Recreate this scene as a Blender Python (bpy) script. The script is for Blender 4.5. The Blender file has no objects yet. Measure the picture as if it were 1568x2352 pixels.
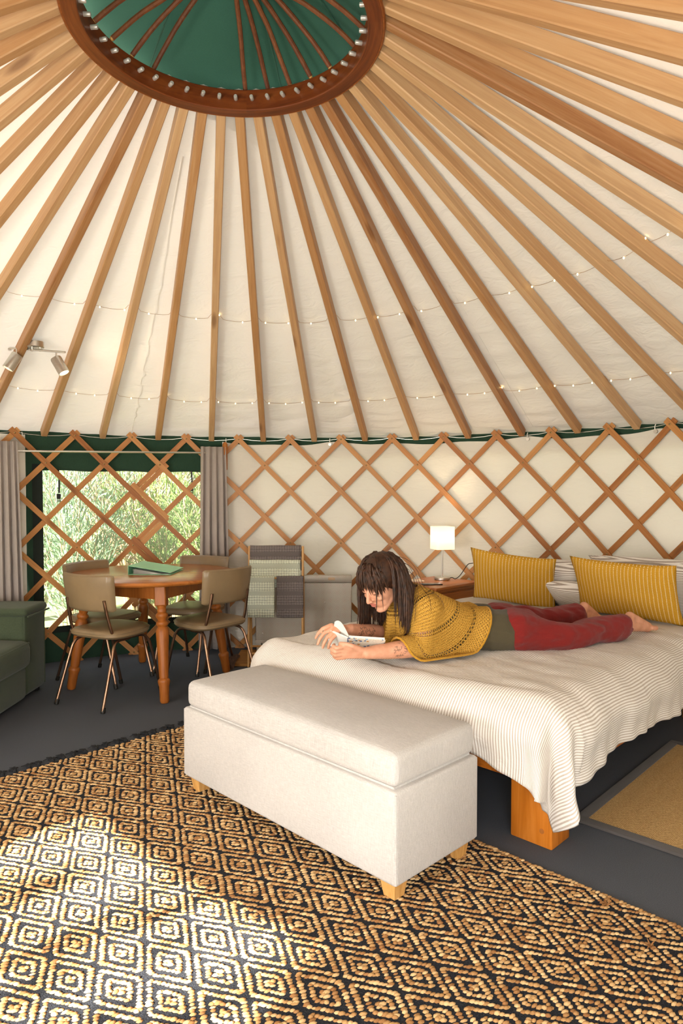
import bpy, bmesh, math, random
import numpy as np
from mathutils import Vector, Matrix, noise

random.seed(7)
rng = np.random.default_rng(7)
PI = math.pi
SC = bpy.context.scene
COL = SC.collection

# ------------------------------------------------------------------ camera
cam_d = bpy.data.cameras.new('camera')
cam_d.sensor_fit = 'HORIZONTAL'
cam_d.sensor_width = 36.0
cam_d.lens = 36.0 * 1577.96 / 1568
cam_d.clip_start = 0.02
cam = bpy.data.objects.new('camera', cam_d)
COL.objects.link(cam)
cam.location = (0, 0, 1.323)
cam.rotation_euler = (PI / 2 - 0.0319, 0, 0)
SC.camera = cam

# ------------------------------------------------------------------ world, sun, added fill lamps, exposure
world = bpy.data.worlds.new('sky')
SC.world = world
world.use_nodes = True
bg = world.node_tree.nodes['Background']
bg.inputs[0].default_value = (0.93, 0.97, 1.0, 1)
bg.inputs[1].default_value = 1.9

def add_light(name, kind, loc, energy, color=(1, 1, 1), rot=None, **kw):
    d = bpy.data.lights.new(name, kind)
    d.energy = energy
    d.color = color
    for k, v in kw.items():
        setattr(d, k, v)
    o = bpy.data.objects.new(name, d)
    COL.objects.link(o)
    o.location = loc
    if rot is not None:
        o.rotation_euler = rot
    return o

def aim(direction):
    return Vector(direction).to_track_quat('-Z', 'Y').to_euler()

SUN_DIR = Vector((0.70, 0.714, -0.51)).normalized()      # late sun, low, from behind the camera on the left
add_light('sun', 'SUN', (-6, -6, 6), 60.0, (1.0, 0.95, 0.86), aim(SUN_DIR), angle=0.02)

YC = Vector((-0.4398, 2.697, 0))       # centre of the yurt
YR = 3.053                             # radius of the lattice
DTH = 2 * PI / 45                      # one bay
TH_L = -0.6942                         # first lattice top crossing
TH_R = -0.6277                         # first rafter
def pol(th, r=YR, z=0.0):
    return Vector((YC.x + r * math.sin(th), YC.y + r * math.cos(th), z))

# fill lamps added outside the unseen door and side window, standing in for daylight
DOOR_TH, SIDE_TH = 2.98, 3.85
add_light('door_fill_lamp', 'AREA', pol(DOOR_TH, 3.16, 0.98), 68, (1.0, 0.965, 0.93),
          aim((YC - pol(DOOR_TH, 1)) + Vector((0, 0, 0.05))), shape='RECTANGLE', size=1.0, size_y=1.6)
add_light('side_window_fill_lamp', 'AREA', pol(SIDE_TH, 3.2, 0.92), 56, (1.0, 0.965, 0.93),
          aim((YC - pol(SIDE_TH, 1)) + Vector((0, 0, 0.0))), shape='RECTANGLE', size=1.15, size_y=0.92)

cy = SC.cycles                        # light paths: enough bounces for a white room, no caustics
cy.max_bounces = 5
cy.diffuse_bounces = 3
cy.glossy_bounces = 2
cy.transmission_bounces = 3
cy.transparent_max_bounces = 8
cy.caustics_reflective = False
cy.caustics_refractive = False
cy.use_adaptive_sampling = True
cy.adaptive_threshold = 0.08
cy.adaptive_min_samples = 16

vs = SC.view_settings
vs.view_transform = 'Standard'
vs.look = 'None'
vs.gamma = 1.0
vs.use_curve_mapping = False
vs.exposure = 0.15

# ------------------------------------------------------------------ helpers: colour and materials
def lin(c):
    if isinstance(c, str):
        c = c.lstrip('#')
        c = [int(c[i:i + 2], 16) / 255 for i in (0, 2, 4)]
    return tuple((x / 12.92 if x <= 0.04045 else ((x + 0.055) / 1.055) ** 2.4) for x in c) + (1.0,)

class Mat:
    """small wrapper around a node tree"""
    def __init__(s, name, rough=0.6, spec=0.4):
        s.m = bpy.data.materials.new(name)
        s.m.use_nodes = True
        s.nt = s.m.node_tree
        s.b = s.nt.nodes['Principled BSDF']
        s.b.inputs['Roughness'].default_value = rough
        s.b.inputs['Specular IOR Level'].default_value = spec
    def n(s, t, **kw):
        nd = s.nt.nodes.new(t)
        for k, v in kw.items():
            setattr(nd, k, v)
        return nd
    def l(s, a, b):
        s.nt.links.new(a, b)
    def val(s, sock, v):
        sock.default_value = v
    def coord(s, which='Object', scale=(1, 1, 1), rnd=False, rot=(0, 0, 0)):
        tc = s.n('ShaderNodeTexCoord')
        mp = s.n('ShaderNodeMapping')
        mp.inputs['Scale'].default_value = scale
        mp.inputs['Rotation'].default_value = rot
        out = tc.outputs[which]
        if rnd:
            oi = s.n('ShaderNodeObjectInfo')
            mu = s.n('ShaderNodeMath', operation='MULTIPLY')
            mu.inputs[1].default_value = 37.0
            s.l(oi.outputs['Random'], mu.inputs[0])
            ad = s.n('ShaderNodeVectorMath', operation='ADD')
            s.l(out, ad.inputs[0])
            s.l(mu.outputs[0], ad.inputs[1])
            out = ad.outputs[0]
        s.l(out, mp.inputs['Vector'])
        return mp.outputs[0]
    def noise(s, vec, scale=5, detail=4, rough=0.5, dist=0.0):
        nd = s.n('ShaderNodeTexNoise')
        nd.inputs['Scale'].default_value = scale
        nd.inputs['Detail'].default_value = detail
        nd.inputs['Roughness'].default_value = rough
        nd.inputs['Distortion'].default_value = dist
        s.l(vec, nd.inputs['Vector'])
        return nd.outputs['Fac']
    def ramp(s, fac, stops):
        r = s.n('ShaderNodeValToRGB')
        e = r.color_ramp.elements
        while len(e) < len(stops):
            e.new(0.5)
        for el, (p, c) in zip(e, stops):
            el.position = p
            el.color = c if len(c) == 4 else tuple(c) + (1,)
        s.l(fac, r.inputs['Fac'])
        return r.outputs['Color']
    def mix(s, fac, a, b, blend='MIX'):
        m = s.n('ShaderNodeMix', data_type='RGBA', blend_type=blend)
        for sock, v in ((m.inputs[0], fac), (m.inputs[6], a), (m.inputs[7], b)):
            if isinstance(v, (int, float)):
                sock.default_value = v
            elif isinstance(v, tuple):
                sock.default_value = v
            else:
                s.l(v, sock)
        return m.outputs[2]
    def math(s, op, a, b=None, c=None):
        m = s.n('ShaderNodeMath', operation=op)
        for i, v in enumerate((a, b, c)):
            if v is None:
                continue
            if isinstance(v, (int, float)):
                m.inputs[i].default_value = v
            else:
                s.l(v, m.inputs[i])
        return m.outputs[0]
    def bump(s, h, strength=0.3, dist=0.01):
        b = s.n('ShaderNodeBump')
        b.inputs['Strength'].default_value = strength
        b.inputs['Distance'].default_value = dist
        s.l(h, b.inputs['Height'])
        s.l(b.outputs[0], s.b.inputs['Normal'])
    def color(s, c):
        if isinstance(c, tuple):
            s.b.inputs['Base Color'].default_value = c
        else:
            s.l(c, s.b.inputs['Base Color'])

def m_plain(name, c, rough=0.6, spec=0.4, metal=0.0, var=0.08, scale=12.0, bump=0.0):
    M = Mat(name, rough, spec)
    c = lin(c)
    v = M.coord('Object')
    f = M.noise(v, scale, 5)
    lo = tuple(x * (1 - var) for x in c[:3]) + (1,)
    hi = tuple(min(1, x * (1 + var)) for x in c[:3]) + (1,)
    M.color(M.ramp(f, [(0.3, lo), (0.7, hi)]))
    M.b.inputs['Metallic'].default_value = metal
    if bump:
        M.bump(M.noise(v, scale * 8, 3), bump, 0.003)
    return M.m

def m_wood(name, light, mid, dark, coords='Object', axis=0, rough=0.45, vary=0.5, knots=True, stretch=14.0, spec=0.35):
    """grain runs along one axis; each object gets its own tone and its own grain"""
    M = Mat(name, rough, spec)
    sc = [stretch * 1.6] * 3
    sc[axis] = 1.1
    v = M.coord(coords, tuple(sc), rnd=True)
    g = M.noise(v, 1.6, 6, 0.62, 1.2)
    fine = M.noise(v, 9.0, 4, 0.6, 0.3)
    base = M.ramp(g, [(0.28, lin(dark)), (0.48, lin(mid)), (0.72, lin(light))])
    oi = M.n('ShaderNodeObjectInfo')
    tone = M.ramp(oi.outputs['Random'], [(0.0, lin(dark)), (0.35, lin(mid)), (0.65, lin(light)), (1.0, lin(mid))])
    col = M.mix(vary, base, tone)
    col = M.mix(M.math('MULTIPLY', fine, 0.16), col, lin(dark))
    if knots:
        sk = [6.5] * 3
        sk[axis] = 1.7
        vk = M.coord(coords, tuple(sk), rnd=True)
        vo = M.n('ShaderNodeTexVoronoi')
        vo.inputs['Scale'].default_value = 1.0
        M.l(vk, vo.inputs['Vector'])
        kf = M.ramp(vo.outputs['Distance'], [(0.06, (1, 1, 1, 1)), (0.15, (0, 0, 0, 1))])
        col = M.mix(M.math('MULTIPLY', kf, 0.55), col, lin('5a2c10'))
    M.color(col)
    M.bump(fine, 0.06, 0.004)
    return M.m

def m_metal(name, c, rough=0.3):
    M = Mat(name, rough, 0.5)
    M.b.inputs['Metallic'].default_value = 1.0
    v = M.coord('Object', (3, 3, 60))
    f = M.noise(v, 4, 3)
    c = lin(c)
    M.color(M.ramp(f, [(0.2, tuple(x * 0.85 for x in c[:3]) + (1,)), (0.8, c)]))
    return M.m

def m_cloth(name, c, rough=0.9, weave=900.0, var=0.10, bump=0.25, big=6.0, coords='Object', trans=0.0, wr=0.0):
    """woven cloth: fine threads two ways and soft uneven tone"""
    M = Mat(name, rough, 0.2)
    c = lin(c)
    v = M.coord(coords)
    w1 = M.noise(M.coord(coords, (weave * .12, weave, weave)), 1, 2)
    w2 = M.noise(M.coord(coords, (weave, weave, weave * .12)), 1, 2)
    f = M.math('ADD', M.math('MULTIPLY', w1, 0.5), M.math('MULTIPLY', w2, 0.5))
    b = M.noise(v, big, 4)
    f2 = M.math('ADD', M.math('MULTIPLY', f, 0.7), M.math('MULTIPLY', b, 0.3))
    M.color(M.ramp(f2, [(0.32, tuple(x * (1 - 2 * var) for x in c[:3]) + (1,)), (0.68, tuple(min(1, x * (1 + var)) for x in c[:3]) + (1,))]))
    h = f
    if wr:
        h = M.math('ADD', f, M.math('MULTIPLY', M.noise(v, big * 3, 3, 0.5, 1.0), wr))
    M.bump(h, bump, 0.002 if not wr else 0.006)
    M.b.inputs['Sheen Weight'].default_value = 0.15
    if trans:
        tr = M.n('ShaderNodeBsdfTranslucent')
        tr.inputs[0].default_value = c
        mx = M.n('ShaderNodeMixShader')
        mx.inputs[0].default_value = trans
        M.l(M.b.outputs[0], mx.inputs[1])
        M.l(tr.outputs[0], mx.inputs[2])
        M.l(mx.outputs[0], M.nt.nodes['Material Output'].inputs['Surface'])
    return M.m

# ------------------------------------------------------------------ helpers: geometry
class MB:
    """collects shapes; build() links them as ONE mesh object"""
    def __init__(s):
        s.v, s.f, s.uv = [], [], None
    def add(s, v, f, mat=None):
        o = len(s.v)
        if mat is not None:
            v = [mat @ Vector(p) for p in v]
        s.v += [tuple(p) for p in v]
        s.f += [tuple(i + o for i in q) for q in f]
        return s
    def box(s, c, size, rot=None, taper=1.0):
        hx, hy, hz = (x / 2 for x in size)
        v = [(sx * hx * (taper if sz < 0 else 1), sy * hy * (taper if sz < 0 else 1), sz * hz) for sz in (-1, 1) for sy in (-1, 1) for sx in (-1, 1)]
        f = [(0, 2, 3, 1), (4, 5, 7, 6), (0, 1, 5, 4), (1, 3, 7, 5), (3, 2, 6, 7), (2, 0, 4, 6)]
        M = Matrix.Translation(c)
        if rot is not None:
            M = M @ (rot if isinstance(rot, Matrix) else Matrix.Rotation(rot, 4, 'Z'))
        return s.add(v, f, M)
    def rbox(s, c, size, r=0.01, seg=2, rot=None, puff=0.0):
        bm = bmesh.new()
        bmesh.ops.create_cube(bm, size=1.0)
        bmesh.ops.scale(bm, vec=size, verts=bm.verts)
        bmesh.ops.bevel(bm, geom=bm.edges[:] + bm.verts[:], offset=min(r, min(size) * .49), segments=seg, profile=0.5, affect='EDGES')
        if puff:
            bmesh.ops.subdivide_edges(bm, edges=bm.edges[:], cuts=3, use_grid_fill=True)
            for q in bm.verts:
                x, y = 2 * q.co.x / size[0], 2 * q.co.y / size[1]
                q.co.z += (puff if q.co.z > 0 else -puff * .3) * max(0, 1 - x ** 4) * max(0, 1 - y ** 4)
        bm.verts.index_update()
        v = [tuple(q.co) for q in bm.verts]
        f = [tuple(q.index for q in p.verts) for p in bm.faces]
        bm.free()
        M = Matrix.Translation(c)
        if rot is not None:
            M = M @ (rot if isinstance(rot, Matrix) else Matrix.Rotation(rot, 4, 'Z'))
        return s.add(v, f, M)
    def tube(s, pts, r, n=8, caps=True):
        pts = [Vector(p) for p in pts]
        rr = r if isinstance(r, (list, tuple)) else [r] * len(pts)
        ring = []
        prev = None
        for i, p in enumerate(pts):
            t = (pts[min(i + 1, len(pts) - 1)] - pts[max(i - 1, 0)])
            t = t.normalized() if t.length > 1e-9 else Vector((0, 0, 1))
            if prev is None:
                a = t.orthogonal().normalized()
            else:
                a = prev - t * prev.dot(t)
                a = a.normalized() if a.length > 1e-6 else t.orthogonal().normalized()
            prev = a
            b = t.cross(a)
            ring.append([p + (a * math.cos(2 * PI * k / n) + b * math.sin(2 * PI * k / n)) * rr[i] for k in range(n)])
        v = [q for rg in ring for q in rg]
        f = []
        for i in range(len(pts) - 1):
            for k in range(n):
                f.append((i * n + k, i * n + (k + 1) % n, (i + 1) * n + (k + 1) % n, (i + 1) * n + k))
        if caps:
            f.append(tuple(range(n))[::-1])
            f.append(tuple((len(pts) - 1) * n + k for k in range(n)))
        return s.add(v, f)
    def lathe(s, prof, n=24, M=None):
        v, f = [], []
        for r, z in prof:
            for k in range(n):
                a = 2 * PI * k / n
                v.append((r * math.cos(a), r * math.sin(a), z))
        for i in range(len(prof) - 1):
            for k in range(n):
                f.append((i * n + k, i * n + (k + 1) % n, (i + 1) * n + (k + 1) % n, (i + 1) * n + k))
        f.append(tuple(range(n))[::-1])
        f.append(tuple((len(prof) - 1) * n + k for k in range(n)))
        return s.add(v, f, M)
    def ell(s, c, rad, M=None, nu=16, nv=10):
        v = [(0, 0, -1)]
        for j in range(1, nv):
            a = -PI / 2 + PI * j / nv
            for k in range(nu):
                b = 2 * PI * k / nu
                v.append((math.cos(a) * math.cos(b), math.cos(a) * math.sin(b), math.sin(a)))
        v.append((0, 0, 1))
        f = []
        for k in range(nu):
            f.append((0, 1 + (k + 1) % nu, 1 + k))
            f.append((len(v) - 1, 1 + (nv - 2) * nu + k, 1 + (nv - 2) * nu + (k + 1) % nu))
        for j in range(nv - 2):
            for k in range(nu):
                a, b = 1 + j * nu + k, 1 + j * nu + (k + 1) % nu
                f.append((a, b, b + nu, a + nu))
        T = Matrix.Translation(c)
        if M is not None:
            T = T @ M
        T = T @ Matrix.Diagonal((rad[0], rad[1], rad[2], 1))
        return s.add(v, f, T)
    def cap(s, a, b, ra, rb, n=14, m=4):
        """tapered capsule from a to b"""
        a, b = Vector(a), Vector(b)
        d = (b - a)
        L = d.length
        d = d / L if L > 1e-9 else Vector((0, 0, 1))
        pts, rr = [], []
        for i in range(m + 1):
            t = -PI / 2 + (PI / 2) * i / m
            pts.append(a + d * (ra * math.sin(t)))
            rr.append(max(1e-4, ra * math.cos(t)))
        for i in range(m + 1):
            t = (PI / 2) * i / m
            pts.append(b + d * (rb * math.sin(t)))
            rr.append(max(1e-4, rb * math.cos(t)))
        return s.tube(pts, rr, n)
    def grid(s, P, close_u=False):
        """P[i][j] -> quads"""
        nu, nv = len(P), len(P[0])
        v = [q for row in P for q in row]
        f = []
        for i in range(nu if close_u else nu - 1):
            for j in range(nv - 1):
                i2 = (i + 1) % nu
                f.append((i * nv + j, i2 * nv + j, i2 * nv + j + 1, i * nv + j + 1))
        return s.add(v, f)
    def build(s, name, mat=None, parent=None, smooth=True, uv=None, angle=40):
        me = bpy.data.meshes.new(name)
        me.from_pydata(s.v, [], s.f)
        me.update()
        if uv is not None:
            ul = me.uv_layers.new(name='UVMap')
            idx = np.zeros(len(me.loops), dtype=np.int32)
            me.loops.foreach_get('vertex_index', idx)
            ul.data.foreach_set('uv', np.asarray(uv, dtype=np.float32)[idx].ravel())
        return link(name, me, mat, parent, smooth, angle)

def link(name, me, mat=None, parent=None, smooth=True, angle=40):
    if mat is not None:
        me.materials.append(mat)
    if smooth:
        me.polygons.foreach_set('use_smooth', [True] * len(me.polygons))
        if angle < 180:
            me.set_sharp_from_angle(angle=math.radians(angle))
    o = bpy.data.objects.new(name, me)
    COL.objects.link(o)
    if parent is not None:
        o.parent = parent
    return o

def empty(name, loc=(0, 0, 0), rz=0.0, parent=None):
    o = bpy.data.objects.new(name, None)
    COL.objects.link(o)
    o.location = loc
    o.rotation_euler = (0, 0, rz)
    o.empty_display_size = 0.05
    if parent:
        o.parent = parent
    return o

def tag(o, label, cat, group=None):
    o['label'] = label
    o['category'] = cat
    if group:
        o['group'] = group
    return o

def structure(o, label=None):
    o['kind'] = 'structure'
    if label:
        o['label'] = label
    return o

def copy_tree(o, parent=None):
    c = o.copy()
    COL.objects.link(c)
    c.parent = parent
    for ch in o.children:
        copy_tree(ch, c)
    return c

def bez(pts, n=8):
    """smooth polyline through the points (Catmull-Rom)"""
    p = [Vector(q) for q in pts]
    p = [p[0] * 2 - p[1]] + p + [p[-1] * 2 - p[-2]]
    out = []
    for i in range(1, len(p) - 2):
        for k in range(n):
            t = k / n
            a, b, c, d = p[i - 1], p[i], p[i + 1], p[i + 2]
            out.append(0.5 * ((2 * b) + (c - a) * t + (2 * a - 5 * b + 4 * c - d) * t * t + (3 * b - a - 3 * c + d) * t ** 3))
    out.append(p[-2])
    return out
# ------------------------------------------------------------------ materials
M_RAFTER = m_wood('rafter_wood', 'd8b58c', 'bc8d5e', '905a34', axis=0, vary=0.62)
M_SLAT = m_wood('slat_wood', 'd49c5e', 'b97c44', '8a4e28', coords='UV', axis=0, vary=0.55, stretch=18)
M_RING = m_wood('ring_wood', '8a4a1e', '6e3413', '4a1f0a', coords='UV', axis=0, vary=0.0, knots=False, rough=0.4)
M_STICK = m_wood('stick_bark', '8a5230', '6b3a20', '4a2616', axis=2, vary=0.4, rough=0.6, knots=False)
M_STEEL = m_metal('brushed_steel', 'd6d2ca', 0.34)
M_BRASS = m_metal('aged_bolt', 'a98f62', 0.4)
M_BLACK = m_plain('black_plastic', '141414', 0.5, var=0.05)

def m_canvas(name, c, trans, seed):
    M = Mat(name, 0.9, 0.1)
    v = M.coord('Object')
    f = M.noise(v, 2.2, 4)
    c = lin(c)
    col = M.ramp(f, [(0.25, tuple(x * 0.95 for x in c[:3]) + (1,)), (0.75, c)])
    M.color(col)
    cr = M.noise(M.coord('Object', (1, 1, 3.0)), 7, 4, 0.55, 1.4)
    M.bump(cr, 0.45, 0.014)
    tr = M.n('ShaderNodeBsdfTranslucent')
    M.l(col, tr.inputs[0])
    mx = M.n('ShaderNodeMixShader')
    mx.inputs[0].default_value = trans
    M.l(M.b.outputs[0], mx.inputs[1])
    M.l(tr.outputs[0], mx.inputs[2])
    M.l(mx.outputs[0], M.nt.nodes['Material Output'].inputs['Surface'])
    return M.m
M_CANVAS = m_canvas('roof_canvas', 'ece5dc', 0.05, 1)
M_LINER = m_canvas('wall_liner', 'eee7db', 0.10, 2)
M_GREEN = m_cloth('green_canvas', '2c4636', weave=500, var=0.12, wr=0.8, bump=0.2)
M_GREEN_DOME = m_cloth('dome_canvas', '2f5446', weave=500, var=0.08, trans=0.05)

def m_carpet():
    M = Mat('carpet', 0.95, 0.1)
    v = M.coord('Object')
    f = M.noise(v, 420, 3, 0.7)
    b = M.noise(v, 3, 4)
    col = M.ramp(f, [(0.3, lin('3e424a')), (0.7, lin('676b74'))])
    col = M.mix(M.math('MULTIPLY', b, 0.35), col, lin('4c4b4a'))
    M.color(col)
    M.bump(f, 0.4, 0.004)
    return M.m
M_CARPET = m_carpet()

# ------------------------------------------------------------------ floor
mb = MB()
N = 90
ring = [tuple(pol(2 * PI * k / N, 3.16, 0)) for k in range(N)]
low = [(p[0], p[1], -0.12) for p in ring]
mb.add(ring + low, [tuple(range(N))[::-1]] + [(k, (k + 1) % N, N + (k + 1) % N, N + k) for k in range(N)])
structure(mb.build('floor', M_CARPET, smooth=False), 'dark blue grey carpet floor')

# ------------------------------------------------------------------ roof: canvas ceiling and rafters
SLOPE = 0.566
def roof_z(r):
    return 1.795 + (3.053 - r) * SLOPE
mb = MB()
NB, SUB = 45, 10
rows = []
rs = [0.575 + (3.20 - 0.575) * (i / 105) for i in range(106)]
for k in range(NB * SUB):
    th = TH_R + DTH * k / SUB
    t = (k % SUB) / SUB
    arch = 1 - (2 * t - 1) ** 2
    bay = k // SUB
    row = []
    for r in rs:
        w = max(0.0, min(1.0, (r - 1.2) / 1.8))
        sag = 0.028 * arch * (0.25 + 0.75 * w) * min(1.0, max(0.25, (3.10 - r) / 0.25))
        hi = noise.noise((math.sin(th) * 2.2 + bay * 3.7, math.cos(th) * 2.2, r * 16)) * 0.015 * w * (0.3 + 0.7 * arch)
        hi += noise.noise((th * 8, r * 32, bay * 1.3)) * 0.009 * w * w * (0.3 + 0.7 * arch)
        z = roof_z(r) - sag + hi
        rr = r
        p = pol(th, rr, z)
        row.append(tuple(p))
    rows.append(row)
mb.grid(rows, close_u=True)
ceiling = structure(mb.build('ceiling', M_CANVAS, angle=180), 'white canvas yurt roof stretched over radiating rafters')

# one rafter mesh, its length along local x from the ring (x=0) outwards
ra, rb = 0.590, 3.035
za, zb = 3.100, 1.722
L = math.hypot(rb - ra, za - zb)
ANG = math.atan2(za - zb, rb - ra)
mb = MB()
mb.rbox((L / 2, 0, 0.031), (L, 0.044, 0.062), 0.004, 1)
raft_me = None
for i in range(45):
    th = TH_R + DTH * i
    if raft_me is None:
        o = mb.build('rafter', M_RAFTER, ceiling, smooth=False)
        raft_me = o.data
    else:
        o = bpy.data.objects.new('rafter', raft_me)
        COL.objects.link(o)
        o.parent = ceiling
    p = pol(th, ra, za)
    o.location = p
    o.rotation_mode = 'QUATERNION'
    xdir = (pol(th, rb, zb) - p).normalized()
    ydir = Vector((math.cos(th), -math.sin(th), 0)) * -1
    zdir = xdir.cross(ydir)
    if zdir.z < 0:
        ydir = -ydir
        zdir = -zdir
    o.rotation_quaternion = Matrix((xdir, ydir, zdir)).transposed().to_quaternion()

# sewn seams of the canvas
M_SEAM = m_plain('seam_cloth', 'efe9e0', 0.9, var=0.02)
for th0 in (-0.415, 0.66, 1.27):
    mb = MB()
    pts = [pol(th0, r, roof_z(r) - 0.031 * max(0.35, min(1, (r - 1.0) / 1.8)) + 0.006) for r in np.linspace(0.9, 3.02, 40)]
    mb.tube(pts, 0.0016, 5)
    mb.build('seam', M_SEAM, ceiling)

# ------------------------------------------------------------------ crown ring with bolts, bent sticks and dome cover
ring_root = empty('crown_ring', (YC.x, YC.y, 3.08))
tag(ring_root, 'dark stained round wooden crown ring at the top of the roof', 'roof ring')
prof = [(0.545, 0.0), (0.597, 0.0), (0.604, 0.006), (0.604, 0.090), (0.598, 0.095), (0.545, 0.095), (0.541, 0.091), (0.541, 0.004)]
v, f, uvs = [], [], []
n = 144
for k in range(n + 1):
    a = 2 * PI * k / n
    for j, (r, z) in enumerate(prof + [prof[0]]):
        v.append((r * math.sin(a), r * math.cos(a), z))
        uvs.append((a * 0.58, j * 0.04))
m = len(prof) + 1
for k in range(n):
    for j in range(m - 1):
        f.append((k * m + j, (k + 1) * m + j, (k + 1) * m + j + 1, k * m + j + 1))
mb = MB()
mb.add(v, f)
mb.build('ring_band', M_RING, ring_root, uv=uvs, angle=30)
# thin lighter bead under the outer edge
mb = MB()
mb.tube([(0.601 * math.sin(2 * PI * k / 120), 0.601 * math.cos(2 * PI * k / 120), 0.008) for k in range(121)], 0.008, 6, caps=False)
M_BEAD = m_wood('bead_wood', 'a8622c', '8f4d1e', '6e3613', axis=0, knots=False, vary=0.2)
mb.build('edge_bead', M_BEAD, ring_root)
mb = MB()
mb.lathe([(0.006, -0.004), (0.0092, 0.0), (0.0092, 0.024), (0.007, 0.028)], 10)
bolt_me = None
for i in range(45):
    th = -1.6256 + DTH * i
    if bolt_me is None:
        o = mb.build('bolt', m_plain('bolt_zinc', 'd8d5cf', 0.32, 0.6, metal=0.45, var=0.05), ring_root)
        bolt_me = o.data
    else:
        o = bpy.data.objects.new('bolt', bolt_me)
        COL.objects.link(o)
        o.parent = ring_root
    o.location = (0.541 * math.sin(th), 0.541 * math.cos(th), 0.050)
    o.rotation_mode = 'QUATERNION'
    o.rotation_quaternion = Vector((-math.sin(th), -math.cos(th), 0)).to_track_quat('Z', 'Y')
sticks = [((-0.983, 2.793), (0.10, 2.85), .25), ((-0.947, 2.897), (0.059, 2.952), .25), ((-0.897, 3.006), (0.118, 2.652), .25), ((-0.829, 3.097), (0.074, 2.475), .25),
          ((-0.447, 3.258), (-0.432, 2.137), .25), ((-0.341, 3.249), (-0.605, 2.162), .25), ((-0.237, 3.215), (-0.761, 2.238), .25), ((-0.140, 3.157), (-0.920, 2.409), .25),
          ((-0.051, 3.088), (-0.990, 2.593), .25), ((0.106, 2.700), (-0.96, 2.500), .25)]
M_CUT = m_plain('stick_cut_end', 'd9a55e', 0.6)
for k, (a, b, H) in enumerate(sticks):
    pts = []
    for i in range(25):
        s = i / 24
        x = a[0] + (b[0] - a[0]) * s - YC.x
        y = a[1] + (b[1] - a[1]) * s - YC.y
        z = 0.106 + 4 * H * s * (1 - s) + 0.006 * k * math.sin(PI * s)
        w = 0.004
        pts.append((x + w * noise.noise((k * 7, s * 9, 0)), y + w * noise.noise((k * 7, s * 9, 5)), z + w * noise.noise((k * 7, s * 9, 9))))
    mb = MB()
    mb.tube(pts, [0.0105 + 0.0015 * noise.noise((k, i * .6, 3)) for i in range(25)], 8)
    st = mb.build('bent_stick', M_STICK, ring_root)
    mb = MB()
    d = (Vector(pts[0]) - Vector(pts[1])).normalized()
    mb.tube([Vector(pts[0]), Vector(pts[0]) + d * 0.008], [0.0100, 0.006], 8)
    mb.build('cut_end', M_CUT, st)

# green dome cover over the crown
mb = MB()
P = []
for k in range(48):
    a = 2 * PI * k / 48
    row = []
    for j in range(15):
        t = j / 14
        r = 0.64 * (1 - t) + 0.001
        z = 3.21 + 0.36 * (1 - (1 - t) ** 1.7) + 0.010 * math.cos(a * 8) * (1 - t)
        row.append((r * math.sin(a), r * math.cos(a), z))
    P.append(row)
mb.grid(P, close_u=True)
dome = mb.build('dome_cover', M_GREEN_DOME, angle=180)
dome.location = (YC.x, YC.y, 0)
tag(dome, 'dark green canvas cover stretched above the crown ring', 'canvas cover')
for a0 in (-0.75, 0.25, 0.95, 2.0, 3.1, 4.2):
    mb = MB()
    mb.tube([((0.64 * (1 - t)) * math.sin(a0), (0.64 * (1 - t)) * math.cos(a0), 3.203 + 0.36 * (1 - (1 - t) ** 1.7)) for t in np.linspace(0, 0.95, 14)], 0.004, 5)
    mb.build('seam', M_GREEN_DOME, dome)

# ------------------------------------------------------------------ walls
def wall_patch(th0, th1, z0, z1, r, wav=0.006, scallop=None, dth=0.02, dz=0.06, seed=0.0):
    nt = max(2, int(abs(th1 - th0) / dth))
    nz = max(2, int((z1 - z0) / dz))
    P = []
    for i in range(nt + 1):
        th = th0 + (th1 - th0) * i / nt
        top = z1
        if scallop:
            top = z1 - scallop(th)
        row = []
        for j in range(nz + 1):
            z = z0 + (top - z0) * j / nz
            d = wav * noise.noise((th * 7 + seed, z * 1.6, seed)) + wav * 0.6 * noise.noise((th * 19 + seed, z * 3.5 + th * 6, 4))
            row.append(tuple(pol(th, r + d, z)))
        P.append(row)
    return P

def opening_wall(name, label, mat, th0, th1, z1, r, holes, wav=0.004):
    """wall of canvas with rectangular openings (th a..b, z a..b)"""
    cuts = sorted({th0, th1, *[h[0] for h in holes], *[h[1] for h in holes]})
    mb = MB()
    for a, b in zip(cuts[:-1], cuts[1:]):
        mid = (a + b) / 2
        hs = [h for h in holes if h[0] < mid < h[1]]
        if not hs:
            mb.grid(wall_patch(a, b, 0, z1, r, wav))
        else:
            h = hs[0]
            if h[2] > 0.01:
                mb.grid(wall_patch(a, b, 0, h[2], r, wav))
            mb.grid(wall_patch(a, b, h[3], z1, r, wav))
    o = mb.build(name, mat, angle=180)
    return structure(o, label)

HOOKS = [-0.180, 0.112, 0.640, 0.945, 1.30, 1.60]
def scal(th):
    for a, b in zip(HOOKS[:-1], HOOKS[1:]):
        if a <= th <= b:
            t = (th - a) / (b - a)
            return 0.024 * (1 - (2 * t - 1) ** 2) + 0.006 * math.sin(th * 37)
    return 0
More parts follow.
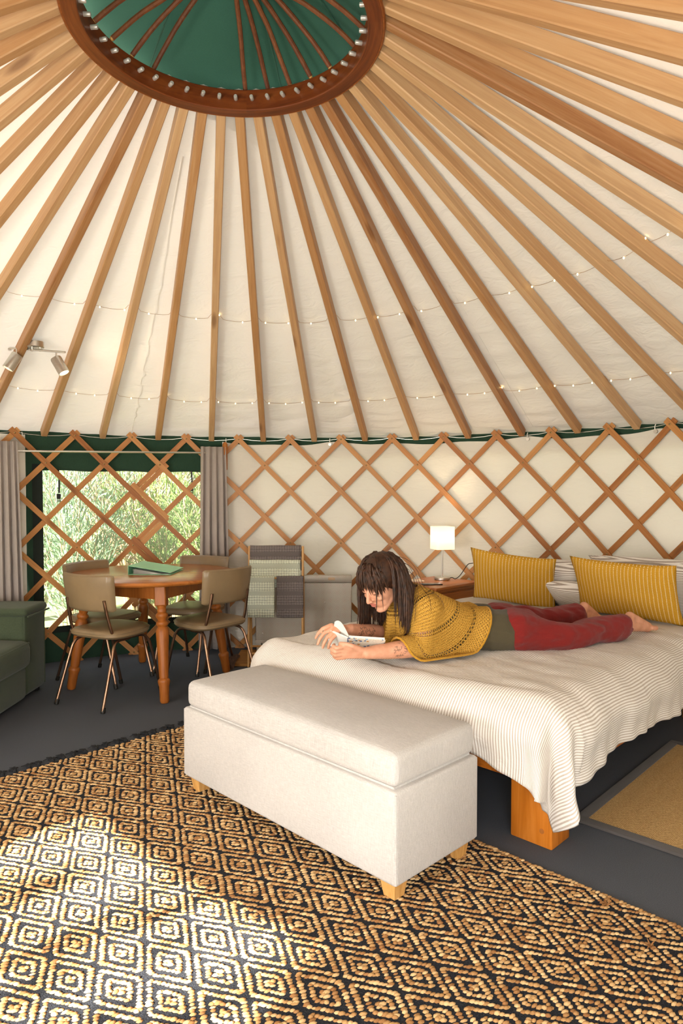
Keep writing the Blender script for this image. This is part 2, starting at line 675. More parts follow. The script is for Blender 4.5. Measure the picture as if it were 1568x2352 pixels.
# green outer canvas with the window opening
WIN = (-0.640, -0.195, 0.27, 1.478)
opening_wall('wall_back', 'dark green canvas wall around the mesh window', M_GREEN, -0.80, -0.08, 1.86, 3.105, [WIN])
mb = MB()
mb.grid(wall_patch(-0.08, 2 * PI - 0.80, 1.60, 1.86, 3.108, 0.004))
structure(mb.build('trim_1', M_GREEN, angle=180), 'dark green canvas band along the top of the wall')
mb = MB()
mb.grid(wall_patch(-0.180, 1.75, 0, 1.722, 3.082, 0.015, scal, dz=0.05))
wall_right = structure(mb.build('wall_right', M_LINER, angle=180), 'white cotton liner hung behind the wooden lattice')
mb = MB()
mb.grid(wall_patch(-1.75, -0.668, 0, 1.735, 3.082, 0.008, dz=0.05, seed=3))
wall_left = structure(mb.build('wall_left', M_LINER, angle=180), 'white cotton liner left of the window')
opening_wall('wall_front', 'white liner wall behind the viewer with door and side window', M_LINER, 1.75, 2 * PI - 1.75, 1.74, 3.09,
             [(DOOR_TH - 0.17, DOOR_TH + 0.17, 0.0, 1.70), (SIDE_TH - 0.22, SIDE_TH + 0.21, 0.45, 1.38)])
# hooks that hold the liner: a white eyelet and a small cord loop each
M_WHITEP = m_plain('white_plastic', 'f2efe8', 0.5, var=0.02)
for th, par in [(-0.170, wall_right), (0.112, wall_right), (0.640, wall_right), (0.945, wall_right), (-0.676, wall_left)]:
    d = Vector((math.sin(th), math.cos(th), 0))
    mb = MB()
    M = Matrix.Translation(pol(th, 3.066, 1.705)) @ d.to_track_quat('Z', 'Y').to_matrix().to_4x4()
    mb.lathe([(0.006, -0.001), (0.013, -0.001), (0.013, 0.004), (0.006, 0.004)], 14, M)
    ey = mb.build('eyelet', M_STEEL, par)
    mb = MB()
    mb.tube([pol(th, 3.06, 1.715), pol(th, 3.058, 1.735), pol(th, 3.068, 1.752)], 0.003, 6)
    mb.build('cord_loop', M_WHITEP, par)

# ------------------------------------------------------------------ window: border, clear pane, straps
win = empty('window_1', (0, 0, 0))
structure(win, 'wide clear window in the green canvas wall')
M_BORDER = m_plain('window_webbing', '16201b', 0.8, var=0.06)
def strip(th0, th1, z0, z1, r, name, mat, par):
    mb = MB()
    mb.grid(wall_patch(th0, th1, z0, z1, r, 0.0, dth=0.02, dz=0.1))
    return mb.build(name, mat, par, angle=180)
strip(-0.652, -0.628, 0.20, 1.52, 3.100, 'window_border', M_BORDER, win)
strip(-0.205, -0.190, 0.20, 1.52, 3.100, 'window_border', M_BORDER, win)
strip(-0.648, -0.190, 0.225, 0.275, 3.099, 'window_border', M_BORDER, win)
mb = MB()                                          # rolled edge of the valance above the pane
mb.tube([pol(t, 3.098, 1.476 + 0.004 * math.sin(t * 40)) for t in np.linspace(-0.632, -0.2, 30)], 0.006, 6)
mb.build('valance_hem', M_GREEN, win)
M = Mat('clear_vinyl', 0.15, 0.5)
tp = M.n('ShaderNodeBsdfTransparent')
df = M.n('ShaderNodeBsdfTranslucent')
df.inputs[0].default_value = (0.9, 0.92, 0.9, 1)
mx = M.n('ShaderNodeMixShader')
hz = M.noise(M.coord('Object'), 2.5, 3)
M.l(M.math('MULTIPLY', hz, 0.24), mx.inputs[0])
M.l(tp.outputs[0], mx.inputs[1])
M.l(df.outputs[0], mx.inputs[2])
M.l(mx.outputs[0], M.nt.nodes['Material Output'].inputs['Surface'])
M_VINYL = M.m
strip(-0.635, -0.198, 0.268, 1.482, 3.118, 'window_pane', M_VINYL, win)
for th in (-0.592, -0.262):
    mb = MB()
    zl = 1.30 if th < -0.4 else 1.36
    mb.tube([pol(th, 3.092, 1.48), pol(th + .002, 3.09, 1.40), pol(th + .001, 3.091, zl)], 0.008, 4)
    st = mb.build('strap', M_BLACK, win)
    mb = MB()
    mb.rbox(tuple(pol(th, 3.088, zl - 0.025)), (0.03, 0.012, 0.04), 0.003, 1, rot=-th)
    for dx in (-0.010, 0, 0.010):
        mb.box(tuple(pol(th + dx / 3.09, 3.088, zl - 0.055)), (0.005, 0.008, 0.028), rot=-th)
    mb.build('buckle', M_BLACK, st)

# ------------------------------------------------------------------ lattice of crossed slats
lat = empty('lattice_frame', (YC.x, YC.y, 0))
tag(lat, 'crisscross lattice of pale wooden slats running round the wall', 'lattice')
STEP = 0.215
def slat_mesh(sign, i0, i1, r, name, w=0.040, th_k=0.010, dw=0.0, z_top=1.7426, ext=0.042):
    """slat through crossings: half-step index from i0 to i1, th = sign*DTH/2*i"""
    n = 22
    slope_len = STEP * math.sqrt(2)
    v, f, uv = [], [], []
    # direction in the unrolled wall
    du, dz = sign * YR * DTH / 2, -STEP
    ln = math.hypot(du, dz)
    pu, pz = -dz / ln, du / ln                      # perpendicular in (u,z)
    for k in range(n + 1):
        t = i0 - ext / ln + (i1 - i0 + 2 * ext / ln) * k / n
        for e in (-1, 1):
            for q in (0, 1):
                u = du * t + pu * (e * w / 2 + dw)
                z = z_top + dz * t + pz * (e * w / 2 + dw)
                rr = r + q * th_k
                a = u / YR
                v.append((rr * math.sin(a), rr * math.cos(a), z))
                uv.append((t * ln, e * w / 2 + q * 0.01))
    for k in range(n):
        b = 4 * k
        f += [(b, b + 4, b + 6, b + 2), (b + 1, b + 3, b + 7, b + 5), (b, b + 1, b + 5, b + 4), (b + 2, b + 6, b + 7, b + 3)]
    f += [(0, 2, 3, 1), (4 * n, 4 * n + 1, 4 * n + 3, 4 * n + 2)]
    mb = MB()
    mb.add(v, f)
    return mb, uv
meshes = {}
for sign, r in ((1, YR - 0.012), (-1, YR)):
    mb, uv = slat_mesh(sign, 0, 8, r, 'slat')
    o = mb.build('slat', M_SLAT, lat, uv=uv, smooth=False)
    meshes[sign] = o
boltm = MB()
boltm.lathe([(0.0065, 0.0), (0.0065, 0.003), (0.003, 0.0055)], 8)
bolt_proto = None
first = {1: True, -1: True}
for i in range(-10, 21):
    th = TH_L + DTH * i
    for sign in (1, -1):
        if (sign == 1 and not -10 <= i <= 14) or (sign == -1 and not -2 <= i <= 20):
            continue
        if first[sign]:
            o = meshes[sign]
            first[sign] = False
        else:
            o = meshes[sign].copy()
            COL.objects.link(o)
        o.parent = lat
        o.rotation_euler = (0, 0, -th)
        if sign == 1:
            for row in (0, 1, 4, 7, 8):
                a = DTH / 2 * row
                M = Vector((-math.sin(a), -math.cos(a), 0)).to_track_quat('Z', 'Y')
                if bolt_proto is None:
                    b = boltm.build('bolt', M_BRASS, o)
                    bolt_proto = b
                else:
                    b = bolt_proto.copy()
                    COL.objects.link(b)
                    b.parent = o
                b.rotation_mode = 'QUATERNION'
                b.rotation_quaternion = M
                b.location = ((YR - 0.012) * math.sin(a), (YR - 0.012) * math.cos(a), 1.7426 - STEP * row)
# the joint of two lattice sections: doubled short slats zigzagging down the window
zz = [(-1, 1, 2), (1, 2, 3), (-1, 3, 4), (1, 4, 5), (-1, 5, 6), (1, 6, 7)]
thj = TH_L + DTH * 2.5
for k, (sign, i0, i1) in enumerate(zz):
    a0 = i0 if sign == -1 else i0
    mb, uv = slat_mesh(sign, i0, i1, YR - (0.024 if sign == 1 else 0.012), 'slat', dw=0.041, ext=0.045)
    o = mb.build('slat', M_SLAT, lat, uv=uv, smooth=False)
    # zigzag stays within one half step: shift so that the piece starts at the joint line
    base = thj - (0 if k % 2 == 0 else DTH / 2)
    shift = base - sign * DTH / 2 * i0
    o.rotation_euler = (0, 0, -shift)
# steel cable along the lattice tops
mb = MB()
pts = []
for k in range(45 * 4 + 1):
    t = (k % 4) / 4
    pts.append(pol(TH_L - 10 * DTH + DTH * k / 4, YR + 0.014, 1.752 - 0.020 * (1 - (2 * t - 1) ** 2) + 0.0))
mb.tube(pts, 0.0025, 5)
cable = mb.build('wall_cable', M_STEEL)
tag(cable, 'thin steel cable strung along the tops of the lattice', 'cable')
# ------------------------------------------------------------------ string lights
M = Mat('fairy_bulb', 0.4)
M.b.inputs['Base Color'].default_value = lin('ffe9b0')
M.b.inputs['Emission Color'].default_value = lin('ffdf94')
M.b.inputs['Emission Strength'].default_value = 9.0
M_BULB = M.m
M_COPPER = m_metal('copper_wire', 'd8b48c', 0.4)
def string_lights(rad, th0, th1, n, label, seed):
    root = empty('string_lights', pol((th0 + th1) / 2, rad, roof_z(rad) - 0.05))
    tag(root, label, 'string lights')
    base = Vector(root.location)
    pts, bul = [], []
    R2 = random.Random(seed)
    m = n * 6
    for k in range(m + 1):
        th = th0 + (th1 - th0) * k / m
        t = ((th - TH_R) / DTH) % 1.0
        r = rad + 0.014 * math.sin(th * 5 + seed) + 0.010 * noise.noise((th * 7, seed, 0))
        d = min(t, 1 - t)                           # distance to the nearest rafter, in bays
        drop = 0.016 if d * DTH * r < 0.030 else 0.036 + 0.016 * (1 - (2 * t - 1) ** 2)
        pts.append(pol(th, r, roof_z(r) - drop) - base)
    for k in range(3, m, 6):
        bul.append(pts[k])
    mb = MB()
    mb.tube(pts, 0.0011, 4)
    mb.build('wire', M_COPPER, root)
    mb = MB()
    mb.ell((0, 0, 0), (0.0044, 0.0044, 0.0058), None, 8, 6)
    me = None
    for p in bul:
        if me is None:
            o = mb.build('bulb', M_BULB, root)
            me = o.data
        else:
            o = bpy.data.objects.new('bulb', me)
            COL.objects.link(o)
            o.parent = root
        o.location = p + Vector((0, 0, -0.004))
string_lights(1.845, -1.12, 1.62, 34, 'upper string of fairy lights looped across the rafters', 1)
string_lights(2.605, -0.95, 1.30, 46, 'lower string of fairy lights looped just above the lattice', 2)

# ------------------------------------------------------------------ spotlight fixture on a rafter
fx = empty('ceiling_spotlight', (-1.905, 4.305, 2.165))
tag(fx, 'brushed steel two head spotlight bar fixed under a rafter', 'spotlight')
mb = MB()
mb.lathe([(0.03, 0.085), (0.052, 0.080), (0.052, 0.046), (0.048, 0.042), (0.01, 0.042)], 28)
mb.build('ceiling_rose', M_STEEL, fx)
mb = MB()
mb.tube([(-0.195, 0.02, 0.048), (0.195, -0.02, 0.012)], 0.0065, 10)
mb.tube([(-0.02, 0, 0.045), (-0.02, 0, 0.02)], 0.006, 8)
mb.tube([(0.03, 0, 0.045), (0.03, 0, 0.02)], 0.006, 8)
mb.build('bar', M_STEEL, fx)
M = Mat('spot_lens', 0.3)
M.b.inputs['Emission Color'].default_value = lin('ffe2b8')
M.b.inputs['Emission Strength'].default_value = 3.0
M_LENS = M.m
for x, z0, dvec in ((-0.115, 0.035, Vector((-0.45, -0.25, -0.85))), (0.130, 0.012, Vector((0.50, -0.05, -0.86)))):
    d = dvec.normalized()
    mb = MB()
    j = Vector((x, 0, z0 - 0.04))
    mb.tube([(x, 0, z0), j], 0.005, 8)
    q = d.to_track_quat('Z', 'Y').to_matrix().to_4x4()
    mb.lathe([(0.012, -0.012), (0.032, -0.008), (0.034, 0.0), (0.034, 0.100), (0.031, 0.100), (0.031, 0.088)], 24, Matrix.Translation(j) @ q)
    h = mb.build('lamp_head', M_STEEL, fx)
    mb = MB()
    mb.lathe([(0.001, 0.086), (0.030, 0.086), (0.030, 0.090), (0.001, 0.092)], 18, Matrix.Translation(j) @ q)
    mb.build('lens', M_LENS, h)
add_light('spotlight_glow', 'SPOT', (-1.905 + 0.19, 4.30, 2.165 - 0.145), 5.0, (1.0, 0.80, 0.55), aim((0.55, 0.45, 0.12)), spot_size=2.0, spot_blend=1.0, shadow_soft_size=0.03)

# ------------------------------------------------------------------ curtains and rod
rodA, rodB = Vector((-2.300, 4.945, 1.603)), Vector((-1.075, 5.597, 1.625))
rod = empty('curtain_rod', tuple((rodA + rodB) / 2))
tag(rod, 'thin steel curtain rod across the top of the window', 'curtain rod')
mid = (rodA + rodB) / 2
rd = (rodB - rodA).normalized()
mb = MB()
mb.tube([rodA - rd * 0.22 - mid, rodB - mid], 0.0075, 10)
mb.build('pole', M_STEEL, rod)
nrm = Vector((rd.y, -rd.x, 0))
mb = MB()
q = rd.to_track_quat('Z', 'Y').to_matrix().to_4x4()
mb.lathe([(0.004, -0.002), (0.019, -0.002), (0.019, 0.006), (0.004, 0.008)], 18, Matrix.Translation(rodB - mid) @ q)
mb.build('end_cap', M_STEEL, rod)
M_HONEY = m_wood('honey_wood', 'c98442', 'b06c30', '8e4f20', axis=2, vary=0.2, knots=False)
for p in (rodB + rd * 0.135 + Vector((0, 0.01, 0)), rodA - rd * 0.165):
    mb = MB()
    mb.rbox(tuple(p - mid + Vector((0, 0.01, -0.03))), (0.028, 0.035, 0.22), 0.010, 2, rot=-0.2)
    mb.lathe([(0.006, -0.06), (0.020, -0.045), (0.024, 0.0), (0.020, 0.045), (0.008, 0.06)], 14, Matrix.Translation(p - mid + Vector((0, -0.015, 0.03))))
    mb.build('wooden_bracket', M_HONEY, rod)
M_CURT = m_cloth('curtain_grey', 'aea29a', weave=700, var=0.08, bump=0.15, wr=0.3)
def curtain(a, b, z0, z1, folds, amp, label, name='curtain'):
    a, b = Vector(a), Vector(b)
    d = (b - a)
    nn = Vector((d.y, -d.x, 0)).normalized()
    o0 = (a + b) / 2
    o0.z = z0
    P = []
    n = folds * 14
    for k in range(n + 1):
        t = k / n
        row = []
        for j in range(19):
            s = j / 18
            z = z1 + (z0 - z1) * s
            w = math.sin(2 * PI * folds * t + 0.5 * math.sin(3 * s))
            w = math.copysign(abs(w) ** 0.75, w)
            spread = 1.0 + 0.28 * s
            base = (a + b) / 2 + d * (t - 0.5) * spread
            off = amp * w * (0.8 + 0.3 * s) + 0.012 * noise.noise((t * 4, s * 2, folds))
            pp = base + nn * off + d.normalized() * amp * 0.35 * math.sin(4 * PI * folds * t)
            row.append((pp.x - o0.x, pp.y - o0.y, z - z0))
        P.append(row)
    mb = MB()
    mb.grid(P)
    o = mb.build(name, M_CURT, angle=180)
    o.location = o0
    md = o.modifiers.new('thick', 'SOLIDIFY')
    md.thickness = 0.003
    return tag(o, label, 'curtain', 'grey curtains at the window')
curtain((-1.135, 5.560, 0), (-0.945, 5.635, 0), 0.02, 1.675, 4, 0.030, 'grey curtain gathered at the right end of the window rod')
curtain((-2.530, 4.795, 0), (-2.310, 4.915, 0), 0.02, 1.670, 6, 0.030, 'grey curtain gathered at the left end of the rod above the sofa')

# ------------------------------------------------------------------ round dining table
M_TABLE = m_wood('table_wood', 'c27a3a', 'ac662c', '8a4a1c', axis=0, vary=0.15, knots=False, rough=0.22, stretch=9, spec=0.5)
M_TLEG = m_wood('table_leg_wood', 'b0682a', '9c5820', '7a4014', axis=2, vary=0.15, knots=False, rough=0.42)
TC = Vector((-1.314, 4.753, 0))
tab = empty('dining_table', tuple(TC))
tag(tab, 'round honey coloured wooden dining table on turned legs by the window', 'table')
mb = MB()
mb.lathe([(0.30, 0.722), (0.555, 0.722), (0.570, 0.728), (0.575, 0.738), (0.570, 0.748), (0.560, 0.752), (0.001, 0.752)], 72)
mb.build('tabletop', M_TABLE, tab, angle=50)
feet = [(-1.098, 4.228), (-1.797, 4.527), (-1.534, 5.257), (-0.835, 4.958)]
tops = [Vector((TC.x + (x - TC.x) * 0.78, TC.y + (y - TC.y) * 0.78, 0)) for x, y in feet]
for k in range(4):
    a, b = tops[k] - TC, tops[(k + 1) % 4] - TC
    mb = MB()
    m_, d_ = (a + b) / 2, (b - a)
    mb.box((m_.x, m_.y, 0.675), (d_.length, 0.022, 0.094), rot=math.atan2(d_.y, d_.x))
    mb.build('apron', M_TLEG, tab, smooth=False)
prof = [(0.024, 0.0), (0.033, 0.012), (0.036, 0.10), (0.043, 0.125), (0.045, 0.135), (0.040, 0.146), (0.032, 0.152), (0.034, 0.17), (0.040, 0.30), (0.046, 0.40), (0.047, 0.445),
        (0.040, 0.462), (0.033, 0.470), (0.042, 0.480), (0.045, 0.490), (0.041, 0.500), (0.030, 0.508), (0.034, 0.520), (0.043, 0.530), (0.046, 0.542), (0.041, 0.552), (0.031, 0.560), (0.035, 0.575), (0.030, 0.585), (0.036, 0.60)]
ang = math.atan2(feet[0][1] - TC.y, feet[0][0] - TC.x) + PI / 4
for k in range(4):
    f0 = Vector((feet[k][0], feet[k][1], 0)) - TC
    t0 = (tops[k] - TC) + Vector((0, 0, 0.722))
    axis = (t0 - f0).normalized()
    M = Matrix.Translation(f0) @ axis.to_track_quat('Z', 'Y').to_matrix().to_4x4()
    mb = MB()
    mb.lathe([(r_ * 0.86, z_) for r_, z_ in prof], 20, M)
    mb.rbox(tuple(f0 + axis * 0.662), (0.072, 0.072, 0.125), 0.006, 1, rot=axis.to_track_quat('Z', 'Y').to_matrix().to_4x4() @ Matrix.Rotation(ang + k * 0, 4, 'Z'))
    mb.build('leg', M_TLEG, tab)

# ------------------------------------------------------------------ vinyl chairs on bronze tube frames
M = Mat('tan_vinyl', 0.36, 0.45)
vv = M.coord('Object')
M.color(M.ramp(M.noise(vv, 5, 5), [(0.3, lin('7b674b')), (0.7, lin('927a5a'))]))
M.bump(M.noise(vv, 260, 3), 0.10, 0.002)
M_VINYLTAN = M.m
M_BRONZE = m_metal('bronze_tube', '9c7a62', 0.34)
M_RUBBER = m_plain('black_rubber', '17150f', 0.6, var=0.05)
def make_chair():
    root = empty('dining_chair')
    # seat pad: rounded trapezoid, wider at the back, front edge rounded
    P, N = [], 40
    for lev, (ins, z) in enumerate([(0.055, 0.408), (0.012, 0.412), (0.0, 0.425), (0.0, 0.443), (0.010, 0.456), (0.035, 0.463), (0.11, 0.467), (0.17, 0.468)]):
        row = []
        for k in range(N):
            a = 2 * PI * k / N
            c, s = math.cos(a), math.sin(a)
            e = 0.55
            x = math.copysign(abs(c) ** e, c) * (0.205 - ins) * (1.0 - 0.06 * s)
            y = math.copysign(abs(s) ** e, s) * (0.200 - ins)
            row.append((x, y, z + 0.006 * (y / .2) ** 2))
        P.append(row)
    mb = MB()
    v = [q for r in P for q in r]
    f = []
    for i in range(len(P) - 1):
        for k in range(N):
            f.append((i * N + k, i * N + (k + 1) % N, (i + 1) * N + (k + 1) % N, (i + 1) * N + k))
    f.append(tuple(range(N))[::-1])
    f.append(tuple((len(P) - 1) * N + k for k in range(N)))
    mb.add(v, f)
    seat = mb.build('seat', M_VINYLTAN, root)
    mb = MB()
    mb.tube([((0.207) * math.copysign(abs(math.cos(a)) ** .55, math.cos(a)) * (1 - 0.06 * math.sin(a)), 0.202 * math.copysign(abs(math.sin(a)) ** .55, math.sin(a)), 0.447) for a in np.linspace(0, 2 * PI, 49)], 0.0028, 5, caps=False)
    mb.build('piping', M_VINYLTAN, seat)
    # backrest: curved padded panel leaning back
    P = []
    n = 24
    secs = []
    prof = [(-0.020, 0.0), (-0.014, -0.012), (0.0, -0.018), (0.16, -0.020), (0.198, -0.016), (0.208, -0.004), (0.206, 0.010), (0.196, 0.018), (0.16, 0.020), (0.0, 0.018), (-0.014, 0.012)]
    for k in range(n + 1):
        t = -1 + 2 * k / n
        edge = 1.0 if abs(t) < 0.93 else max(0.15, math.sqrt(max(0, 1 - ((abs(t) - 0.93) / 0.07) ** 2)))
        x = 0.200 * t
        yb = 0.055 * t * t
        row = []
        for (h_, d_) in prof:
            hc = 0.094 + (h_ - 0.094) * (0.90 + 0.10 * edge) 
            z = 0.605 + hc
            y = -0.215 - 0.13 * hc + yb + d_ * edge
            row.append((x * (1 + 0.05 * hc / .2), y, z))
        P.append(row)
    mb = MB()
    m = len(prof)
    v = [q for r in P for q in r]
    f = []
    for i in range(n):
        for k in range(m):
            f.append((i * m + k, i * m + (k + 1) % m, (i + 1) * m + (k + 1) % m, (i + 1) * m + k))
    f += [tuple(range(m))[::-1], tuple(n * m + k for k in range(m))]
    mb.add(v, f)
    back = mb.build('backrest', M_VINYLTAN, root)
    for d_ in (-1, 1):
        pts = [(0.200 * t * 1.02, -0.215 - 0.13 * 0.20 + 0.055 * t * t + d_ * 0.0155, 0.803) for t in np.linspace(-0.96, 0.96, 16)]
        mb = MB()
        mb.tube(pts, 0.0025, 5)
        mb.build('piping', M_VINYLTAN, back)
    for s in (-1, 1):
        mb = MB()
        mb.tube(bez([(s * 0.155, -0.212, 0.66), (s * 0.158, -0.200, 0.60), (s * 0.165, -0.170, 0.48), (s * 0.163, -0.140, 0.425), (s * 0.155, -0.08, 0.400), (s * 0.150, 0.0, 0.396)], 6), 0.0095, 9)
        mb.build('back_support', M_BRONZE, root)
        for y0, yf, yr in ((-0.27, -1, 0.020), (0.255, 1, 0.0)):
            fx_, fy = s * (0.195 if yf < 0 else 0.175), y0
            mb = MB()
            k = (0.155 if yf < 0 else 0.145)
            mb.tube(bez([(fx_, fy, 0.012), (s * (k + 0.022), yf * 0.175, 0.30), (s * (k + 0.012), yf * 0.148, 0.370), (s * k, yf * 0.105, 0.396), (s * (k - 0.005), yf * 0.01, 0.398)], 6), 0.0095, 9)
            leg = mb.build('leg', M_BRONZE, root)
            mb = MB()
            d = Vector((fx_ - s * (k + .022), fy - yf * .175, -0.288)).normalized()
            p = Vector((fx_, fy, 0.0))
            mb.tube([p - d * 0.034, p - d * 0.002, p], [0.0125, 0.0135, 0.011], 10)
            mb.build('foot_cap', M_RUBBER, leg)
    return root
ch = make_chair()
spots = [((-1.465, 4.355), (0.45, 0.89), 'tan vinyl chair nearest the camera, its back toward us, left of the table'),
         ((-0.895, 4.625), (-0.78, 0.62), 'tan vinyl chair at the right of the table beside the towel rack'),
         ((-1.650, 4.800), (0.90, -0.44), 'tan vinyl chair behind the table at the left, under the window'),
         ((-1.115, 5.120), (-0.29, -0.957), 'tan vinyl chair behind the table in front of the right curtain')]
for k, (c, d, lab) in enumerate(spots):
    o = ch if k == 0 else copy_tree(ch)
    o.location = (c[0], c[1], 0)
    o.rotation_euler = (0, 0, math.atan2(d[1], d[0]) - PI / 2)
    tag(o, lab, 'chair', 'vinyl dining chairs')

# ------------------------------------------------------------------ mint ring binder on the table
bind = empty('ring_binder', (-1.285, 4.765, 0.752), -0.05)
tag(bind, 'mint green ring binder lying on the round table', 'binder')
M_MINT = m_plain('mint_card', '8fd0a4', 0.45, var=0.04)
M_PAPER = m_plain('paper', 'eceae4', 0.8, var=0.03)
mb = MB()
mb.box((0.0, 0, 0.0015), (0.29, 0.315, 0.003))
mb.build('back_cover', M_MINT, bind, smooth=False)
mb = MB()
mb.box((-0.1445, 0, 0.031), (0.003, 0.315, 0.058))
mb.build('spine', M_MINT, bind, smooth=False)
mb = MB()
aa = math.atan2(0.046, 0.29)
mb.box((0.0, 0, 0.038), (0.293, 0.315, 0.003), rot=Matrix.Rotation(aa, 4, 'Y'))
mb.build('front_cover', M_MINT, bind, smooth=False)
mb = MB()
for k in range(9):
    mb.box((0.005, 0, 0.005 + k * 0.0016), (0.24 + 0.01 * math.sin(k * 3), 0.29, 0.0010), rot=Matrix.Rotation(0.02 * k, 4, 'Y'))
mb.build('page_stack', M_PAPER, bind, smooth=False)
for y in (-0.04, 0.04):
    mb = MB()
    mb.tube([(-0.118 + 0.016 * math.cos(a), y, 0.022 + 0.016 * math.sin(a)) for a in np.linspace(0, 2 * PI, 17)], 0.0015, 5)
    mb.build('ring', M_STEEL, bind)

# ------------------------------------------------------------------ green sofa
M_SOFA = m_cloth('sofa_green', '454f3b', weave=650, var=0.22, bump=0.45)
sofa = empty('sofa', (-2.36, 3.90, 0))
tag(sofa, 'dark green fabric sofa with padded arm at the left edge', 'sofa')
# far arm
mb = MB()
mb.rbox((-0.03, 0.525, 0.285), (0.82, 0.30, 0.53), 0.035, 3)
arm = mb.build('armrest', M_SOFA, sofa)
mb = MB()
mb.rbox((-0.03, 0.525, 0.555), (0.845, 0.325, 0.055), 0.026, 3)
arm2 = mb.build('arm_pad', M_SOFA, arm)
mb = MB()
for x_, y_ in ((0.371, 0.384), (0.371, 0.666)):
    mb.tube([(x_, y_, 0.04), (x_, y_, 0.53)], 0.006, 6)
mb.tube([(0.40, 0.37, 0.532), (0.40, 0.68, 0.532)], 0.006, 6)
mb.build('piping', M_SOFA, arm)
# base, seat cushion, back
mb = MB()
mb.rbox((0.0, -0.25, 0.13), (0.80, 1.20, 0.21), 0.03, 3)
mb.build('base', M_SOFA, sofa)
for y_ in (-0.50, 0.08):
    mb = MB()
    mb.rbox((0.03, y_, 0.305), (0.80, 0.570, 0.165), 0.045, 3, puff=0.02)
    cu = mb.build('seat_cushion', M_SOFA, sofa)
    mb = MB()
    w_, d_ = 0.385, 0.27
    mb.tube([(0.03 + w_, y_ - d_, 0.372), (0.03 + w_, y_ + d_, 0.372)], 0.006, 6)
    mb.build('piping', M_SOFA, cu)
mb = MB()
mb.rbox((-0.345, -0.10, 0.40), (0.20, 1.05, 0.62), 0.06, 3)
mb.build('backrest', M_SOFA, sofa)
for x_ in (-0.33, 0.33):
    for y_ in (-0.75, 0.60):
        mb = MB()
        mb.box((x_, y_, 0.0125), (0.05, 0.05, 0.025))
        mb.build('foot', M_BLACK, sofa, smooth=False)

# ------------------------------------------------------------------ heater behind a perforated guard
M = Mat('perforated_steel', 0.45, 0.4)
M.b.inputs['Metallic'].default_value = 0.35
vo = M.n('ShaderNodeTexVoronoi')
vo.inputs['Scale'].default_value = 1.0
vo.inputs['Randomness'].default_value = 0.0
mp = M.coord('Object', (190, 1, 190), rot=(0, 0.785, 0))
M.l(mp, vo.inputs['Vector'])
hole = M.ramp(vo.outputs['Distance'], [(0.24, (1, 1, 1, 1)), (0.34, (0, 0, 0, 1))])
M.color(M.mix(hole, lin('cfc6b8'), lin('4f4a43')))
M.bump(hole, -0.3, 0.002)
M_PERF = M.m
M_CREAM = m_plain('cream_enamel', 'd8d0c2', 0.5, var=0.04)
ht = empty('heater', (-0.305, 5.50, 0.0))
tag(ht, 'panel heater behind a perforated cream metal guard against the wall', 'heater')
mb = MB()
mb.rbox((0, 0, 0.345), (0.770, 0.012, 0.47), 0.004, 1)
gf = mb.build('guard_front', M_PERF, ht)
mb = MB()
mb.rbox((0, 0.008, 0.612), (0.775, 0.040, 0.060), 0.006, 2)
mb.build('guard_top', M_PERF, ht)
for x_ in (-0.381, 0.381):
    mb = MB()
    mb.rbox((x_, 0.055, 0.36), (0.012, 0.110, 0.53), 0.004, 1)
    mb.build('guard_side', M_PERF, ht)
mb = MB()
mb.box((0, -0.004, 0.105), (0.775, 0.020, 0.020))
mb.build('bottom_rail', M_CREAM, ht, smooth=False)
mb = MB()
mb.rbox((0.0, 0.085, 0.36), (0.72, 0.03, 0.44), 0.008, 2)
mb.build('heater_panel', M_CREAM, ht)
for x_ in (-0.36, 0.36):
    mb = MB()
    mb.box((x_, 0.045, 0.055), (0.035, 0.10, 0.11))
    mb.build('foot', M_CREAM, ht, smooth=False)
mb = MB()
mb.rbox((0.225, -0.014, 0.612), (0.055, 0.006, 0.022), 0.008, 2)
M_BADGE = m_plain('badge', 'c4a583', 0.5)
mb.build('badge', M_BADGE, ht)
for x_, z_ in ((0.17, 0.42), (-0.17, 0.30), (-0.33, 0.17)):
    mb = MB()
    mb.lathe([(0.007, 0), (0.007, 0.004), (0.003, 0.006)], 8, Matrix.Translation((x_, -0.006, z_)) @ Matrix.Rotation(PI / 2, 4, 'X'))
    mb.build('screw', M_STEEL, ht)
# cork floor tile under the heater
M_CORK = m_wood('cork_board', 'b98445', 'a26d33', '80501f', axis=0, vary=0.1, knots=False, rough=0.7, stretch=30)
mb = MB()
mb.rbox((-0.33, 5.34, 0.011), (0.98, 0.46, 0.022), 0.004, 1)
o = mb.build('hearth_board', M_CORK)
tag(o, 'brown wood grain board lying on the floor under the heater', 'floor board')
# shaggy brown mat corner
mb = MB()
rr = random.Random(5)
for k in range(420):
    x_, y_ = -0.865 + rr.random() * 0.065, 5.02 + rr.random() * 0.32
    h_ = 0.02 + rr.random() * 0.03
    dx, dy = (rr.random() - .5) * 0.03, (rr.random() - .5) * 0.03
    mb.tube([(x_, y_, 0.001), (x_ + dx * .4, y_ + dy * .4, h_ * .7), (x_ + dx, y_ + dy, h_)], [0.005, 0.004, 0.001], 4)
o = mb.build('shaggy_mat', m_plain('brown_pile', '6d5546', 0.95, var=0.3, scale=60))
o['kind'] = 'stuff'
tag(o, 'small brown shaggy mat on the carpet beside the towel rack', 'mat')

